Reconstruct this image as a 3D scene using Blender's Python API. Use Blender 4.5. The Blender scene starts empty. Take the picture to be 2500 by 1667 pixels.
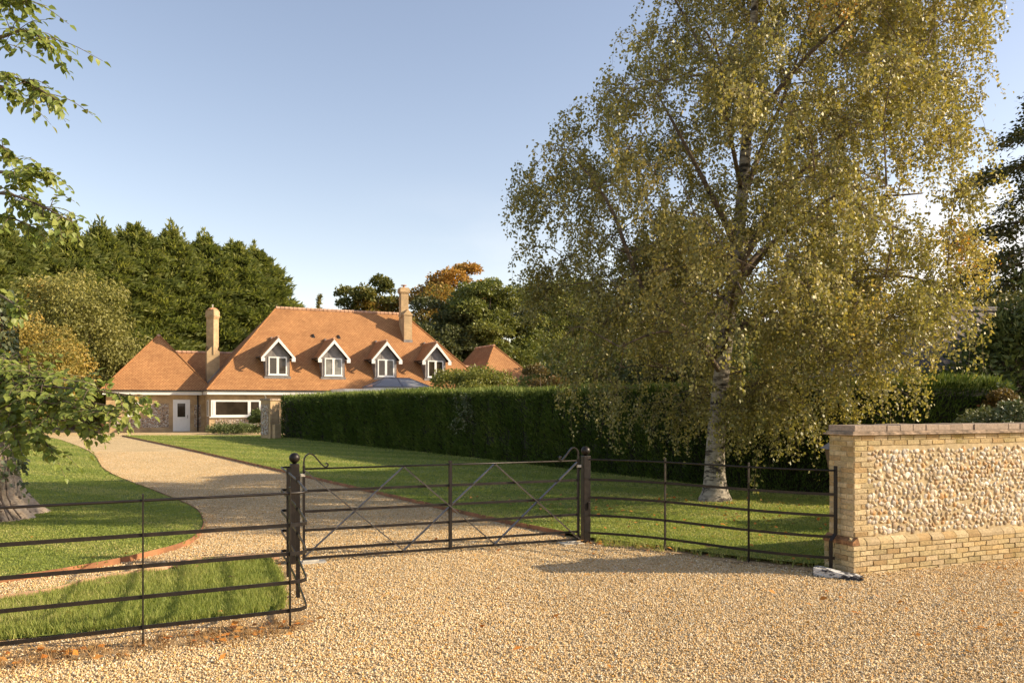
import bpy, math, random
import numpy as np
from mathutils import Vector, Matrix

PI = math.pi
R = math.radians
scene = bpy.context.scene
COL = scene.collection
rng0 = np.random.default_rng(7)
UP = np.array([0., 0., 1.])

# ------------------------------------------------------------------ helpers
def nrm(v):
    v = np.asarray(v, float)
    l = np.linalg.norm(v, axis=-1, keepdims=True)
    return v / np.where(l < 1e-12, 1, l)

def link(o, parent=None):
    COL.objects.link(o)
    if parent is not None:
        o.parent = parent
    return o

def tag(o, label=None, cat=None, group=None, kind=None):
    if label: o['label'] = label
    if cat: o['category'] = cat
    if group: o['group'] = group
    if kind: o['kind'] = kind
    return o

def empty(name, loc, label, cat, group=None, rz=0.0):
    o = bpy.data.objects.new(name, None)
    o.empty_display_size = 0.2
    o.location = loc
    o.rotation_euler = (0, 0, rz)
    link(o)
    return tag(o, label, cat, group)

def copy_thing(root, loc, rz=0.0, sc=1.0, label=None):
    r = root.copy(); COL.objects.link(r)
    r.location = loc; r.rotation_euler = (0, 0, rz)
    r.scale = (sc, sc, sc) if not hasattr(sc, '__len__') else sc
    if label: r['label'] = label
    for ch in list(root.children):
        c = ch.copy(); COL.objects.link(c); c.parent = r
        for g in list(ch.children):
            d = g.copy(); COL.objects.link(d); d.parent = c
    return r

def np_mesh(name, V, F, mat, parent=None, origin=(0, 0, 0), cols=None, smooth=False, loc=None, uv=None):
    """V (n,3) and F (m,k) -> one mesh object; cols is one rgb per face"""
    V = np.asarray(V, np.float32) - np.asarray(origin, np.float32)
    F = np.asarray(F, np.int32)
    me = bpy.data.meshes.new(name)
    m, k = F.shape
    me.vertices.add(len(V)); me.vertices.foreach_set('co', V.ravel())
    me.loops.add(m * k); me.loops.foreach_set('vertex_index', F.ravel())
    me.polygons.add(m)
    me.polygons.foreach_set('loop_start', np.arange(0, m * k, k, dtype=np.int32))
    try:
        me.polygons.foreach_set('loop_total', np.full(m, k, np.int32))
    except Exception:
        pass
    if smooth:
        me.polygons.foreach_set('use_smooth', np.ones(m, bool))
    me.update(calc_edges=True)
    if cols is not None:
        at = me.attributes.new('col', 'FLOAT_COLOR', 'FACE')
        c = np.ones((m, 4), np.float32); cc = np.asarray(cols, np.float32)
        c[:, :cc.shape[1]] = cc
        at.data.foreach_set('color', c.ravel())
    me.materials.append(mat)
    o = bpy.data.objects.new(name, me)
    if loc is not None: o.location = loc
    elif parent is None: o.location = origin
    return link(o, parent)

class MB:
    """collects faces of one part, then builds one mesh object"""
    def __init__(s):
        s.v = []; s.f = []; s.c = []
    def face(s, pts, col=(0.5, 0.5, 0.5)):
        i = len(s.v); s.v += [tuple(map(float, p)) for p in pts]
        s.f.append(tuple(range(i, i + len(pts)))); s.c.append(col)
    def hexa(s, p, col=(0.5, 0.5, 0.5)):
        """8 points: bottom 4 ccw, top 4 ccw"""
        i = len(s.v); s.v += [tuple(map(float, q)) for q in p]
        for q in ((3, 2, 1, 0), (4, 5, 6, 7), (0, 1, 5, 4), (1, 2, 6, 5), (2, 3, 7, 6), (3, 0, 4, 7)):
            s.f.append(tuple(i + k for k in q)); s.c.append(col)
    def obox(s, o, ex, ey, ez, col=(0.5, 0.5, 0.5), taper=1.0):
        """box from corner o with edge vectors"""
        o, ex, ey, ez = (np.asarray(q, float) for q in (o, ex, ey, ez))
        b = [o, o + ex, o + ex + ey, o + ey]
        c = o + (ex + ey) / 2 + ez
        t = [c + (q + ez - c) * taper for q in b]
        s.hexa(b + t, col)
    def bar(s, p, q, w, h, side=None, col=(0.5, 0.5, 0.5)):
        """rectangular bar from p to q; w across (along side), h along the other axis"""
        p, q = np.asarray(p, float), np.asarray(q, float)
        d = nrm(q - p)
        if side is None:
            side = np.cross(d, UP)
            if np.linalg.norm(side) < 1e-4: side = np.array([1., 0, 0])
        side = np.asarray(side, float); side = nrm(side - d * (side @ d)); up = np.cross(side, d)
        a, b = side * w / 2, up * h / 2
        s.hexa([p - a - b, p + a - b, q + a - b, q - a - b, p - a + b, p + a + b, q + a + b, q - a + b], col)
    def sweep(s, pts, w, h, n=None, col=(0.5, 0.5, 0.5), ref=None):
        """flat strip swept along a polyline; h along up (or ref), w across"""
        pts = [np.asarray(p, float) for p in pts]
        rings = []
        for i, p in enumerate(pts):
            d = nrm(pts[min(i + 1, len(pts) - 1)] - pts[max(i - 1, 0)])
            r = UP if ref is None else np.asarray(ref, float)
            side = nrm(np.cross(d, r)); up = np.cross(side, d)
            rings.append([p - side * w / 2 - up * h / 2, p + side * w / 2 - up * h / 2, p + side * w / 2 + up * h / 2, p - side * w / 2 + up * h / 2])
        s._rings(rings, col)
    def tube(s, pts, rad, n=8, col=(0.5, 0.5, 0.5)):
        pts = [np.asarray(p, float) for p in pts]
        if not hasattr(rad, '__len__'): rad = [rad] * len(pts)
        rings = []; side = None
        for i, p in enumerate(pts):
            d = nrm(pts[min(i + 1, len(pts) - 1)] - pts[max(i - 1, 0)])
            if side is None:
                side = np.cross(d, UP)
                if np.linalg.norm(side) < 1e-3: side = np.array([1., 0, 0])
            side = nrm(side - d * (side @ d)); up = np.cross(side, d)
            rings.append([p + rad[i] * (math.cos(2 * PI * k / n) * side + math.sin(2 * PI * k / n) * up) for k in range(n)])
        s._rings(rings, col)
    def _rings(s, rings, col):
        n = len(rings[0]); i = len(s.v)
        for r in rings: s.v += [tuple(map(float, q)) for q in r]
        for a in range(len(rings) - 1):
            for k in range(n):
                s.f.append((i + a * n + k, i + a * n + (k + 1) % n, i + (a + 1) * n + (k + 1) % n, i + (a + 1) * n + k)); s.c.append(col)
        s.f.append(tuple(i + k for k in range(n))[::-1]); s.c.append(col)
        s.f.append(tuple(i + (len(rings) - 1) * n + k for k in range(n))); s.c.append(col)
    def lathe(s, c, prof, n=20, col=(0.5, 0.5, 0.5)):
        c = np.asarray(c, float)
        rings = [[c + np.array([r * math.cos(2 * PI * k / n), r * math.sin(2 * PI * k / n), z]) for k in range(n)] for r, z in prof]
        s._rings(rings, col)
    def build(s, name, mat, parent=None, origin=(0, 0, 0), smooth=False, bevel=0.0):
        o3 = np.asarray(origin, float)
        me = bpy.data.meshes.new(name)
        me.from_pydata([tuple(np.asarray(p) - o3) for p in s.v], [], s.f)
        me.update()
        at = me.attributes.new('col', 'FLOAT_COLOR', 'FACE')
        c = np.ones((len(s.f), 4), np.float32); c[:, :3] = np.array(s.c, np.float32)
        at.data.foreach_set('color', c.ravel())
        uvl = me.uv_layers.new(name='UVMap')
        for p in me.polygons:
            n = np.array(p.normal)
            e = np.cross(UP, n)
            if np.linalg.norm(e) < 0.15: e = np.array([1., 0, 0])
            e = nrm(e); t = np.cross(n, e)
            for li in p.loop_indices:
                q = np.array(me.vertices[me.loops[li].vertex_index].co)
                uvl.data[li].uv = (q @ e + 100, q @ t + 100)
            if smooth: p.use_smooth = True
        me.materials.append(mat)
        o = bpy.data.objects.new(name, me)
        if parent is None: o.location = origin
        link(o, parent)
        if bevel > 0:
            bm_ = o.modifiers.new('bevel', 'BEVEL'); bm_.width = bevel; bm_.segments = 2; bm_.limit_method = 'ANGLE'
        return o

# ------------------------------------------------------------------ materials
def new_mat(name):
    m = bpy.data.materials.new(name); m.use_nodes = True
    nt = m.node_tree; nt.nodes.clear()
    out = nt.nodes.new('ShaderNodeOutputMaterial')
    return m, nt, out

class NT:
    def __init__(s, nt): s.nt = nt
    def n(s, t, **kw):
        nd = s.nt.nodes.new(t)
        for k, v in kw.items(): setattr(nd, k, v)
        return nd
    def l(s, a, b): s.nt.links.new(a, b)
    def noise(s, vec, scale, detail=4, rough=0.55):
        n = s.n('ShaderNodeTexNoise'); n.inputs['Scale'].default_value = scale; n.inputs['Detail'].default_value = detail
        n.inputs['Roughness'].default_value = rough
        if vec is not None: s.l(vec, n.inputs['Vector'])
        return n
    def ramp(s, fac, stops, interp='LINEAR'):
        r = s.n('ShaderNodeValToRGB'); cr = r.color_ramp; cr.interpolation = interp
        while len(cr.elements) < len(stops): cr.elements.new(0.5)
        for e, (p, c) in zip(cr.elements, stops):
            e.position = p; e.color = (c[0], c[1], c[2], 1) if hasattr(c, '__len__') else (c, c, c, 1)
        s.l(fac, r.inputs['Fac']); return r
    def mix(s, f, a, b, mode='MIX'):
        m = s.n('ShaderNodeMix', data_type='RGBA', blend_type=mode)
        for sock, v in ((m.inputs[0], f), (m.inputs[6], a), (m.inputs[7], b)):
            if hasattr(v, 'is_output'): s.l(v, sock)
            elif hasattr(v, '__len__'): sock.default_value = (v[0], v[1], v[2], 1)
            else: sock.default_value = v
        return m.outputs[2]
    def math(s, op, a, b=None):
        m = s.n('ShaderNodeMath', operation=op)
        for i, v in enumerate((a, b)):
            if v is None: continue
            if hasattr(v, 'is_output'): s.l(v, m.inputs[i])
            else: m.inputs[i].default_value = v
        return m.outputs[0]
    def bump(s, h, strength=0.5, dist=0.01, normal=None):
        b = s.n('ShaderNodeBump'); b.inputs['Strength'].default_value = strength; b.inputs['Distance'].default_value = dist
        s.l(h, b.inputs['Height'])
        if normal is not None: s.l(normal, b.inputs['Normal'])
        return b.outputs[0]
    def coord(s, which='Object'):
        return s.n('ShaderNodeTexCoord').outputs[which]
    def attr(s, name='col'):
        a = s.n('ShaderNodeAttribute'); a.attribute_name = name; return a
    def pbr(s, out, color, rough=0.7, metal=0.0, normal=None, spec=0.5):
        p = s.n('ShaderNodeBsdfPrincipled')
        if hasattr(color, 'is_output'): s.l(color, p.inputs['Base Color'])
        else: p.inputs['Base Color'].default_value = (*color, 1)
        if hasattr(rough, 'is_output'): s.l(rough, p.inputs['Roughness'])
        else: p.inputs['Roughness'].default_value = rough
        p.inputs['Metallic'].default_value = metal
        p.inputs['Specular IOR Level'].default_value = spec
        if normal is not None: s.l(normal, p.inputs['Normal'])
        s.l(p.outputs[0], out.inputs['Surface']); return p

def simple(name, color, rough=0.6, metal=0.0, var=0.25, scale=6.0, bump=0.0, spec=0.5, bscale=40):
    m, nt, out = new_mat(name); g = NT(nt)
    co = g.coord()
    n = g.noise(co, scale, 5)
    lo = [c * (1 - var) for c in color]; hi = [min(1, c * (1 + var)) for c in color]
    c = g.ramp(n.outputs['Fac'], [(0.3, lo), (0.7, hi)]).outputs[0]
    nb = g.bump(g.noise(co, bscale, 4).outputs['Fac'], bump, 0.004) if bump > 0 else None
    g.pbr(out, c, rough, metal, nb, spec)
    return m

def leaf_mat(name, stops, trans=0.35, gloss=0.25, clump=0.0):
    m, nt, out = new_mat(name); g = NT(nt)
    a = g.attr()
    sep = g.n('ShaderNodeSeparateColor'); g.l(a.outputs['Color'], sep.inputs[0])
    c = g.ramp(sep.outputs[0], stops).outputs[0]
    p = g.n('ShaderNodeBsdfPrincipled'); g.l(c, p.inputs['Base Color'])
    p.inputs['Roughness'].default_value = 0.5; p.inputs['Specular IOR Level'].default_value = gloss
    t = g.n('ShaderNodeBsdfTranslucent')
    tc = g.mix(1.0, c, (1.0, 1.0, 0.55), 'MULTIPLY'); g.l(tc, t.inputs['Color'])
    mx = g.n('ShaderNodeMixShader'); mx.inputs[0].default_value = trans
    g.l(p.outputs[0], mx.inputs[1]); g.l(t.outputs[0], mx.inputs[2]); g.l(mx.outputs[0], out.inputs['Surface'])
    return m

def attr_mat(name, rough=0.8, bump=0.4, bscale=60, spec=0.3, mult=1.0, stain=None):
    """colour from the mesh's per-face 'col'"""
    m, nt, out = new_mat(name); g = NT(nt)
    a = g.attr(); co = g.coord()
    n = g.noise(co, bscale * 0.5, 5)
    v = g.ramp(n.outputs['Fac'], [(0.25, 0.66), (0.75, 1.2)]).outputs[0]
    c = g.mix(1.0, a.outputs['Color'], v, 'MULTIPLY')
    if stain:
        s2 = g.noise(co, 2.3 if 'brick' in name else 16, 5)
        f = g.ramp(s2.outputs['Fac'], [(0.52, 0.0), (0.72, 0.75)]).outputs[0]
        c = g.mix(f, c, stain)
    nb = g.bump(g.noise(co, bscale, 5).outputs['Fac'], bump, 0.01)
    g.pbr(out, c, rough, 0, nb, spec)
    return m

def m_gravel():
    m, nt, out = new_mat('gravel_surface'); g = NT(nt)
    co = g.coord()
    vo = g.n('ShaderNodeTexVoronoi'); vo.inputs['Scale'].default_value = 48; g.l(co, vo.inputs['Vector'])
    sep = g.n('ShaderNodeSeparateColor'); g.l(vo.outputs['Color'], sep.inputs[0])
    c = g.ramp(sep.outputs[0], [(0.0, (0.44, 0.30, 0.14)), (0.3, (0.64, 0.47, 0.25)), (0.6, (0.74, 0.58, 0.34)), (0.85, (0.80, 0.67, 0.44)), (1.0, (0.68, 0.45, 0.18))]).outputs[0]
    edge = g.ramp(vo.outputs['Distance'], [(0.0, 1.0), (0.6, 0.95), (0.9, 0.6)]).outputs[0]
    c = g.mix(1.0, c, edge, 'MULTIPLY')
    big = g.noise(co, 0.6, 5)
    c = g.mix(1.0, c, g.ramp(big.outputs['Fac'], [(0.3, (0.86, 0.84, 0.80)), (0.7, (1.08, 1.05, 1.0))]).outputs[0], 'MULTIPLY')
    h = g.math('SUBTRACT', 1.0, vo.outputs['Distance'])
    h2 = g.math('ADD', h, sep.outputs[1])
    h3 = g.math('ADD', h2, g.math('MULTIPLY', g.noise(co, 9, 3).outputs['Fac'], 1.2))
    g.pbr(out, c, 0.85, 0, g.bump(h3, 1.0, 0.012), 0.2)
    return m

def m_lawn():
    m, nt, out = new_mat('lawn_turf'); g = NT(nt)
    co = g.coord()
    n1 = g.noise(co, 0.9, 6); n2 = g.noise(co, 60, 3)
    c = g.ramp(n1.outputs['Fac'], [(0.3, (0.16, 0.205, 0.045)), (0.55, (0.21, 0.25, 0.06)), (0.75, (0.27, 0.275, 0.085))]).outputs[0]
    c = g.mix(1.0, c, g.ramp(n2.outputs['Fac'], [(0.3, 0.6), (0.7, 1.4)]).outputs[0], 'MULTIPLY')
    g.pbr(out, c, 0.9, 0, g.bump(g.noise(co, 45, 4).outputs['Fac'], 1.0, 0.05), 0.1)
    return m

def m_soil():
    m, nt, out = new_mat('dry_soil'); g = NT(nt)
    co = g.coord(); n1 = g.noise(co, 5, 7, 0.7)
    c = g.ramp(n1.outputs['Fac'], [(0.25, (0.20, 0.125, 0.06)), (0.5, (0.40, 0.27, 0.14)), (0.75, (0.54, 0.40, 0.22))]).outputs[0]
    g.pbr(out, c, 0.95, 0, g.bump(g.noise(co, 40, 6, 0.7).outputs['Fac'], 1.0, 0.03), 0.1)
    return m

def m_ground():
    m, nt, out = new_mat('rough_grass_ground'); g = NT(nt)
    co = g.coord(); n1 = g.noise(co, 0.15, 8, 0.6)
    c = g.ramp(n1.outputs['Fac'], [(0.3, (0.05, 0.08, 0.02)), (0.6, (0.09, 0.11, 0.03)), (0.8, (0.14, 0.11, 0.05))]).outputs[0]
    g.pbr(out, c, 0.95, 0, None, 0.1)
    return m

def m_brick(name, c1, c2, mortar, w=0.22, h=0.075, ms=0.010, bump=0.6, var=0.3):
    m, nt, out = new_mat(name); g = NT(nt)
    uv = g.coord('UV')
    b = g.n('ShaderNodeTexBrick'); g.l(uv, b.inputs['Vector'])
    b.inputs['Scale'].default_value = 1; b.inputs['Brick Width'].default_value = w; b.inputs['Row Height'].default_value = h
    b.inputs['Mortar Size'].default_value = ms; b.inputs['Mortar Smooth'].default_value = 0.3
    b.inputs['Color1'].default_value = (*c1, 1); b.inputs['Color2'].default_value = (*c2, 1); b.inputs['Mortar'].default_value = (*mortar, 1)
    n = g.noise(uv, 1.3, 6)
    c = g.mix(1.0, b.outputs['Color'], g.ramp(n.outputs['Fac'], [(0.3, 1 - var), (0.7, 1 + var * 0.6)]).outputs[0], 'MULTIPLY')
    hgt = g.math('SUBTRACT', 1.0, b.outputs['Fac'])
    g.pbr(out, c, 0.85, 0, g.bump(hgt, bump, 0.01), 0.2)
    return m

def m_tile(name, c1, c2, dark):
    m, nt, out = new_mat(name); g = NT(nt)
    uv = g.coord('UV')
    wob = g.noise(uv, 0.8, 3)
    wv = g.n('ShaderNodeVectorMath', operation='MULTIPLY_ADD'); g.l(wob.outputs['Color'], wv.inputs[0])
    wv.inputs[1].default_value = (0.0, 0.03, 0); g.l(uv, wv.inputs[2])
    b = g.n('ShaderNodeTexBrick'); g.l(wv.outputs[0], b.inputs['Vector'])
    b.inputs['Scale'].default_value = 1; b.inputs['Brick Width'].default_value = 0.19; b.inputs['Row Height'].default_value = 0.125
    b.inputs['Mortar Size'].default_value = 0.016; b.inputs['Mortar Smooth'].default_value = 0.3; b.inputs['Bias'].default_value = 0.0
    b.inputs['Color1'].default_value = (*c1, 1); b.inputs['Color2'].default_value = (*c2, 1); b.inputs['Mortar'].default_value = (*dark, 1)
    sp = g.n('ShaderNodeSeparateXYZ'); g.l(wv.outputs[0], sp.inputs[0])
    fr = g.math('FRACT', g.math('DIVIDE', sp.outputs[1], 0.125))
    n = g.noise(uv, 0.55, 7, 0.6); n2 = g.noise(uv, 14, 3)
    c = g.mix(1.0, b.outputs['Color'], g.ramp(n.outputs['Fac'], [(0.3, (0.78, 0.74, 0.72)), (0.7, (1.12, 1.10, 1.06))]).outputs[0], 'MULTIPLY')
    n3 = g.noise(uv, 3.2, 5, 0.65)
    c = g.mix(1.0, c, g.ramp(n3.outputs['Fac'], [(0.3, (0.92, 0.91, 0.90)), (0.7, (1.08, 1.07, 1.05))]).outputs[0], 'MULTIPLY')
    c = g.mix(1.0, c, g.ramp(n2.outputs['Fac'], [(0.3, 0.9), (0.7, 1.1)]).outputs[0], 'MULTIPLY')
    hh = g.math('SUBTRACT', g.math('SUBTRACT', 1.0, fr), g.math('MULTIPLY', b.outputs['Fac'], 0.3))
    g.pbr(out, c, 0.85, 0, g.bump(hh, 0.55, 0.014), 0.2)
    return m

def m_flint(name, scale=13):
    m, nt, out = new_mat(name); g = NT(nt)
    uv = g.coord('UV')
    v = g.n('ShaderNodeTexVoronoi'); v.inputs['Scale'].default_value = scale; g.l(uv, v.inputs['Vector'])
    sep = g.n('ShaderNodeSeparateColor'); g.l(v.outputs['Color'], sep.inputs[0])
    c = g.ramp(sep.outputs[0], [(0, (0.10, 0.075, 0.055)), (0.3, (0.30, 0.22, 0.16)), (0.55, (0.46, 0.40, 0.34)), (0.8, (0.62, 0.58, 0.52)), (1, (0.28, 0.12, 0.05))]).outputs[0]
    f = g.ramp(v.outputs['Distance'], [(0.5, 0.0), (0.75, 1.0)]).outputs[0]
    c = g.mix(f, c, (0.40, 0.29, 0.19))
    h = g.math('SUBTRACT', 1.0, v.outputs['Distance'])
    g.pbr(out, c, 0.7, 0, g.bump(h, 1.0, 0.05), 0.3)
    return m

def m_bark(name, c1, c2, spot, scale=1.0, spotamt=0.62):
    m, nt, out = new_mat(name); g = NT(nt)
    co = g.coord()
    mp = g.n('ShaderNodeMapping'); mp.inputs['Scale'].default_value = (3 * scale, 3 * scale, 9 * scale); g.l(co, mp.inputs[0])
    n = g.noise(mp.outputs[0], 1.4, 7, 0.65)
    c = g.ramp(n.outputs['Fac'], [(0.3, c1), (0.6, c2)]).outputs[0]
    n2 = g.noise(mp.outputs[0], 0.9, 6, 0.7)
    f = g.ramp(n2.outputs['Fac'], [(spotamt - 0.08, 0.0), (spotamt, 1.0)]).outputs[0]
    c = g.mix(f, c, spot)
    g.pbr(out, c, 0.85, 0, g.bump(g.noise(mp.outputs[0], 5, 6, 0.7).outputs['Fac'], 0.7, 0.03), 0.2)
    return m

def m_metal():
    m, nt, out = new_mat('bronzed_steel'); g = NT(nt)
    co = g.coord()
    n = g.noise(co, 7, 6, 0.65)
    c = g.ramp(n.outputs['Fac'], [(0.3, (0.009, 0.007, 0.006)), (0.55, (0.018, 0.013, 0.010)), (0.8, (0.045, 0.030, 0.020))]).outputs[0]
    r = g.ramp(g.noise(co, 16, 4).outputs['Fac'], [(0.3, 0.32), (0.7, 0.55)]).outputs[0]
    g.pbr(out, c, r, 0.35, g.bump(g.noise(co, 90, 3).outputs['Fac'], 0.25, 0.002), 0.5)
    return m

def m_glass(name, col, rough=0.04):
    m, nt, out = new_mat(name); g = NT(nt)
    n = g.noise(g.coord(), 1.2, 2)
    c = g.ramp(n.outputs['Fac'], [(0.35, [x * 0.6 for x in col]), (0.65, [x * 1.3 for x in col])]).outputs[0]
    g.pbr(out, c, rough, 0, None, 0.7)
    return m

def m_clear(name):
    m, nt, out = new_mat(name); g = NT(nt)
    t = g.n('ShaderNodeBsdfTransparent'); t.inputs['Color'].default_value = (0.80, 0.83, 0.86, 1)
    p = g.n('ShaderNodeBsdfPrincipled'); p.inputs['Base Color'].default_value = (0.55, 0.55, 0.57, 1); p.inputs['Roughness'].default_value = 0.08
    fr = g.n('ShaderNodeFresnel'); fr.inputs['IOR'].default_value = 1.5
    f = g.math('ADD', g.math('MULTIPLY', fr.outputs[0], 0.8), 0.30)
    mx = g.n('ShaderNodeMixShader'); g.l(f, mx.inputs[0]); g.l(t.outputs[0], mx.inputs[1]); g.l(p.outputs[0], mx.inputs[2]); g.l(mx.outputs[0], out.inputs['Surface'])
    return m

def m_corrugated():
    m, nt, out = new_mat('corrugated_sheet'); g = NT(nt)
    uv = g.coord('UV')
    w = g.n('ShaderNodeTexWave'); w.inputs['Scale'].default_value = 0.9; g.l(uv, w.inputs['Vector'])
    n = g.noise(uv, 0.7, 6)
    c = g.ramp(n.outputs['Fac'], [(0.3, (0.10, 0.088, 0.08)), (0.7, (0.19, 0.165, 0.145))]).outputs[0]
    g.pbr(out, c, 0.9, 0, g.bump(w.outputs['Fac'], 1.0, 0.06), 0.2)
    return m

M = dict(
    gravel=m_gravel(), lawn=m_lawn(), soil=m_soil(), ground=m_ground(), metal=m_metal(),
    brace=simple('sky_toned_steel', (0.085, 0.078, 0.075), 0.38, 0.55, 0.4, 9, 0.1),  # same steel as the gate, lighter: sky reflection put into the colour
    stone=attr_mat('gravel_stone', 0.8, 0.3, 150, 0.25),
    blade=leaf_mat('grass_blade', [(0, (0.22, 0.275, 0.062)), (0.5, (0.33, 0.365, 0.092)), (0.85, (0.44, 0.43, 0.14)), (1, (0.52, 0.46, 0.21))], 0.4, 0.2),
    straw=leaf_mat('dry_grass_blade', [(0, (0.25, 0.14, 0.06)), (1, (0.5, 0.33, 0.16))], 0.2, 0.1),
    fallen=leaf_mat('fallen_leaf', [(0, (0.42, 0.13, 0.02)), (0.5, (0.55, 0.22, 0.04)), (1, (0.45, 0.28, 0.10))], 0.15, 0.2),
    birchleaf=leaf_mat('birch_leaf', [(0, (0.19, 0.185, 0.055)), (0.45, (0.37, 0.32, 0.09)), (0.8, (0.57, 0.45, 0.135)), (0.97, (0.64, 0.42, 0.09)), (1, (0.70, 0.28, 0.03))], 0.36, 0.7),
    limeleaf=leaf_mat('lime_leaf', [(0, (0.14, 0.19, 0.036)), (0.6, (0.25, 0.29, 0.06)), (0.93, (0.36, 0.34, 0.085)), (1, (0.50, 0.30, 0.06))], 0.38, 0.45),
    conifer=leaf_mat('conifer_spray', [(0, (0.115, 0.145, 0.040)), (0.6, (0.225, 0.245, 0.07)), (1, (0.40, 0.38, 0.12))], 0.48, 0.2),
    yew=leaf_mat('yew_spray', [(0, (0.085, 0.115, 0.042)), (0.6, (0.16, 0.19, 0.06)), (1, (0.27, 0.28, 0.095))], 0.2, 0.25),
    hedge=leaf_mat('hedge_spray', [(0, (0.055, 0.090, 0.020)), (0.5, (0.105, 0.155, 0.034)), (1, (0.30, 0.33, 0.09))], 0.25, 0.15),
    oak=leaf_mat('green_leaf', [(0, (0.12, 0.145, 0.036)), (0.6, (0.235, 0.24, 0.06)), (0.92, (0.38, 0.32, 0.09)), (1, (0.52, 0.28, 0.05))], 0.3, 0.3),
    darkoak=leaf_mat('dark_leaf', [(0, (0.065, 0.078, 0.028)), (0.7, (0.135, 0.140, 0.045)), (1, (0.28, 0.21, 0.07))], 0.2, 0.3),
    orange=leaf_mat('autumn_leaf', [(0, (0.17, 0.13, 0.035)), (0.4, (0.34, 0.20, 0.042)), (0.8, (0.52, 0.25, 0.045)), (1, (0.60, 0.34, 0.08))], 0.35, 0.2),
    gold=leaf_mat('golden_leaf', [(0, (0.17, 0.165, 0.045)), (0.45, (0.30, 0.255, 0.075)), (0.85, (0.46, 0.32, 0.08)), (1, (0.60, 0.35, 0.06))], 0.35, 0.2),
    olive=leaf_mat('olive_leaf', [(0, (0.13, 0.125, 0.040)), (0.6, (0.235, 0.205, 0.062)), (0.94, (0.34, 0.26, 0.08)), (1, (0.58, 0.28, 0.04))], 0.3, 0.3),
    lemonolive=leaf_mat('drooping_leaf', [(0, (0.17, 0.17, 0.05)), (0.6, (0.30, 0.28, 0.08)), (0.95, (0.42, 0.34, 0.10)), (1, (0.60, 0.30, 0.05))], 0.35, 0.25),
    rustmix=leaf_mat('rusty_leaf', [(0, (0.11, 0.125, 0.035)), (0.4, (0.22, 0.20, 0.055)), (0.7, (0.38, 0.235, 0.055)), (1, (0.52, 0.27, 0.06))], 0.32, 0.2),
    lemon=leaf_mat('yellow_green_leaf', [(0, (0.15, 0.17, 0.036)), (0.6, (0.28, 0.27, 0.07)), (1, (0.48, 0.40, 0.12))], 0.35, 0.3),
    russet=leaf_mat('russet_leaf', [(0, (0.11, 0.085, 0.035)), (0.5, (0.22, 0.15, 0.05)), (1, (0.40, 0.14, 0.07))], 0.3, 0.3),
    ivy=leaf_mat('ivy_leaf', [(0, (0.035, 0.055, 0.020)), (0.6, (0.085, 0.11, 0.035)), (1, (0.22, 0.22, 0.09))], 0.15, 0.6),
    birchbark=m_bark('birch_bark', (0.17, 0.145, 0.115), (0.40, 0.35, 0.285), (0.05, 0.042, 0.035), 1.0, 0.58),
    limb=m_bark('limb_bark', (0.09, 0.065, 0.045), (0.20, 0.15, 0.11), (0.05, 0.04, 0.03)),
    limebark=m_bark('old_tree_bark', (0.26, 0.20, 0.14), (0.44, 0.36, 0.27), (0.11, 0.08, 0.055), 0.9),
    darkcore=simple('hedge_dark_core', (0.020, 0.020, 0.010), 1.0, 0, 0.4, 8),  # near-black colour stands in for the shade inside the hedge
    tile=m_tile('clay_tile', (0.40, 0.200, 0.085), (0.49, 0.26, 0.112), (0.20, 0.09, 0.04)),
    ridge=simple('mortared_ridge', (0.46, 0.27, 0.17), 0.9, 0, 0.35, 3),
    brick=m_brick('gault_brick', (0.52, 0.36, 0.185), (0.44, 0.285, 0.14), (0.50, 0.40, 0.28)),
    flint=m_flint('flint_facing'),
    white=simple('white_paint', (0.78, 0.76, 0.72), 0.45, 0, 0.05, 3),
    cream=simple('cream_render', (0.72, 0.69, 0.63), 0.7, 0, 0.06, 2),
    lead=simple('lead_sheet', (0.22, 0.195, 0.18), 0.55, 0.2, 0.3, 2.5),
    black=simple('black_plastic', (0.02, 0.018, 0.017), 0.4, 0, 0.2, 5),
    glass=m_glass('dark_window_glass', (0.045, 0.034, 0.024)),
    blind=m_glass('window_glass_blind', (0.26, 0.25, 0.22)),
    skyglass=m_clear('lantern_glass'),
    grey=simple('grey_powder_coat', (0.12, 0.115, 0.13), 0.4, 0.1, 0.15, 4),
    terracotta=simple('terracotta', (0.50, 0.24, 0.11), 0.8, 0, 0.25, 5, 0.3),
    rust=simple('rusted_steel', (0.26, 0.115, 0.05), 0.85, 0, 0.5, 3, 0.5),
    rustpale=simple('rusty_tan_edging', (0.46, 0.27, 0.17), 0.85, 0, 0.35, 4, 0.5),  # edging steel in a paler rusty tan
    wbrick=attr_mat('old_wall_brick', 0.9, 0.8, 70, 0.15, 1.0, (0.22, 0.17, 0.05)),
    mortar=simple('lime_mortar', (0.44, 0.34, 0.19), 0.95, 0, 0.25, 14, 0.6),
    wflint=attr_mat('wall_flint', 0.6, 0.7, 50, 0.4, 1.0, (0.40, 0.20, 0.07)),
    coping=attr_mat('coping_brick', 0.75, 0.3, 60, 0.3),
    creasing=simple('tile_creasing', (0.30, 0.22, 0.15), 0.95, 0, 0.6, 12, 0.8),
    lichen=simple('lichened_brick', (0.24, 0.12, 0.05), 0.95, 0, 0.6, 22, 0.8),
    slab=m_bark('mottled_slab', (0.55, 0.53, 0.50), (0.72, 0.69, 0.64), (0.04, 0.04, 0.045), 2.2, 0.53),
    steel=simple('galvanised_plate', (0.52, 0.48, 0.40), 0.5, 0.4, 0.3, 12, 0.2),
    copper=simple('weathered_copper', (0.17, 0.11, 0.07), 0.55, 0.5, 0.3, 5),
    corr=m_corrugated(),
    timber=simple('weathered_timber', (0.36, 0.27, 0.18), 0.9, 0, 0.3, 5),
)

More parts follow.
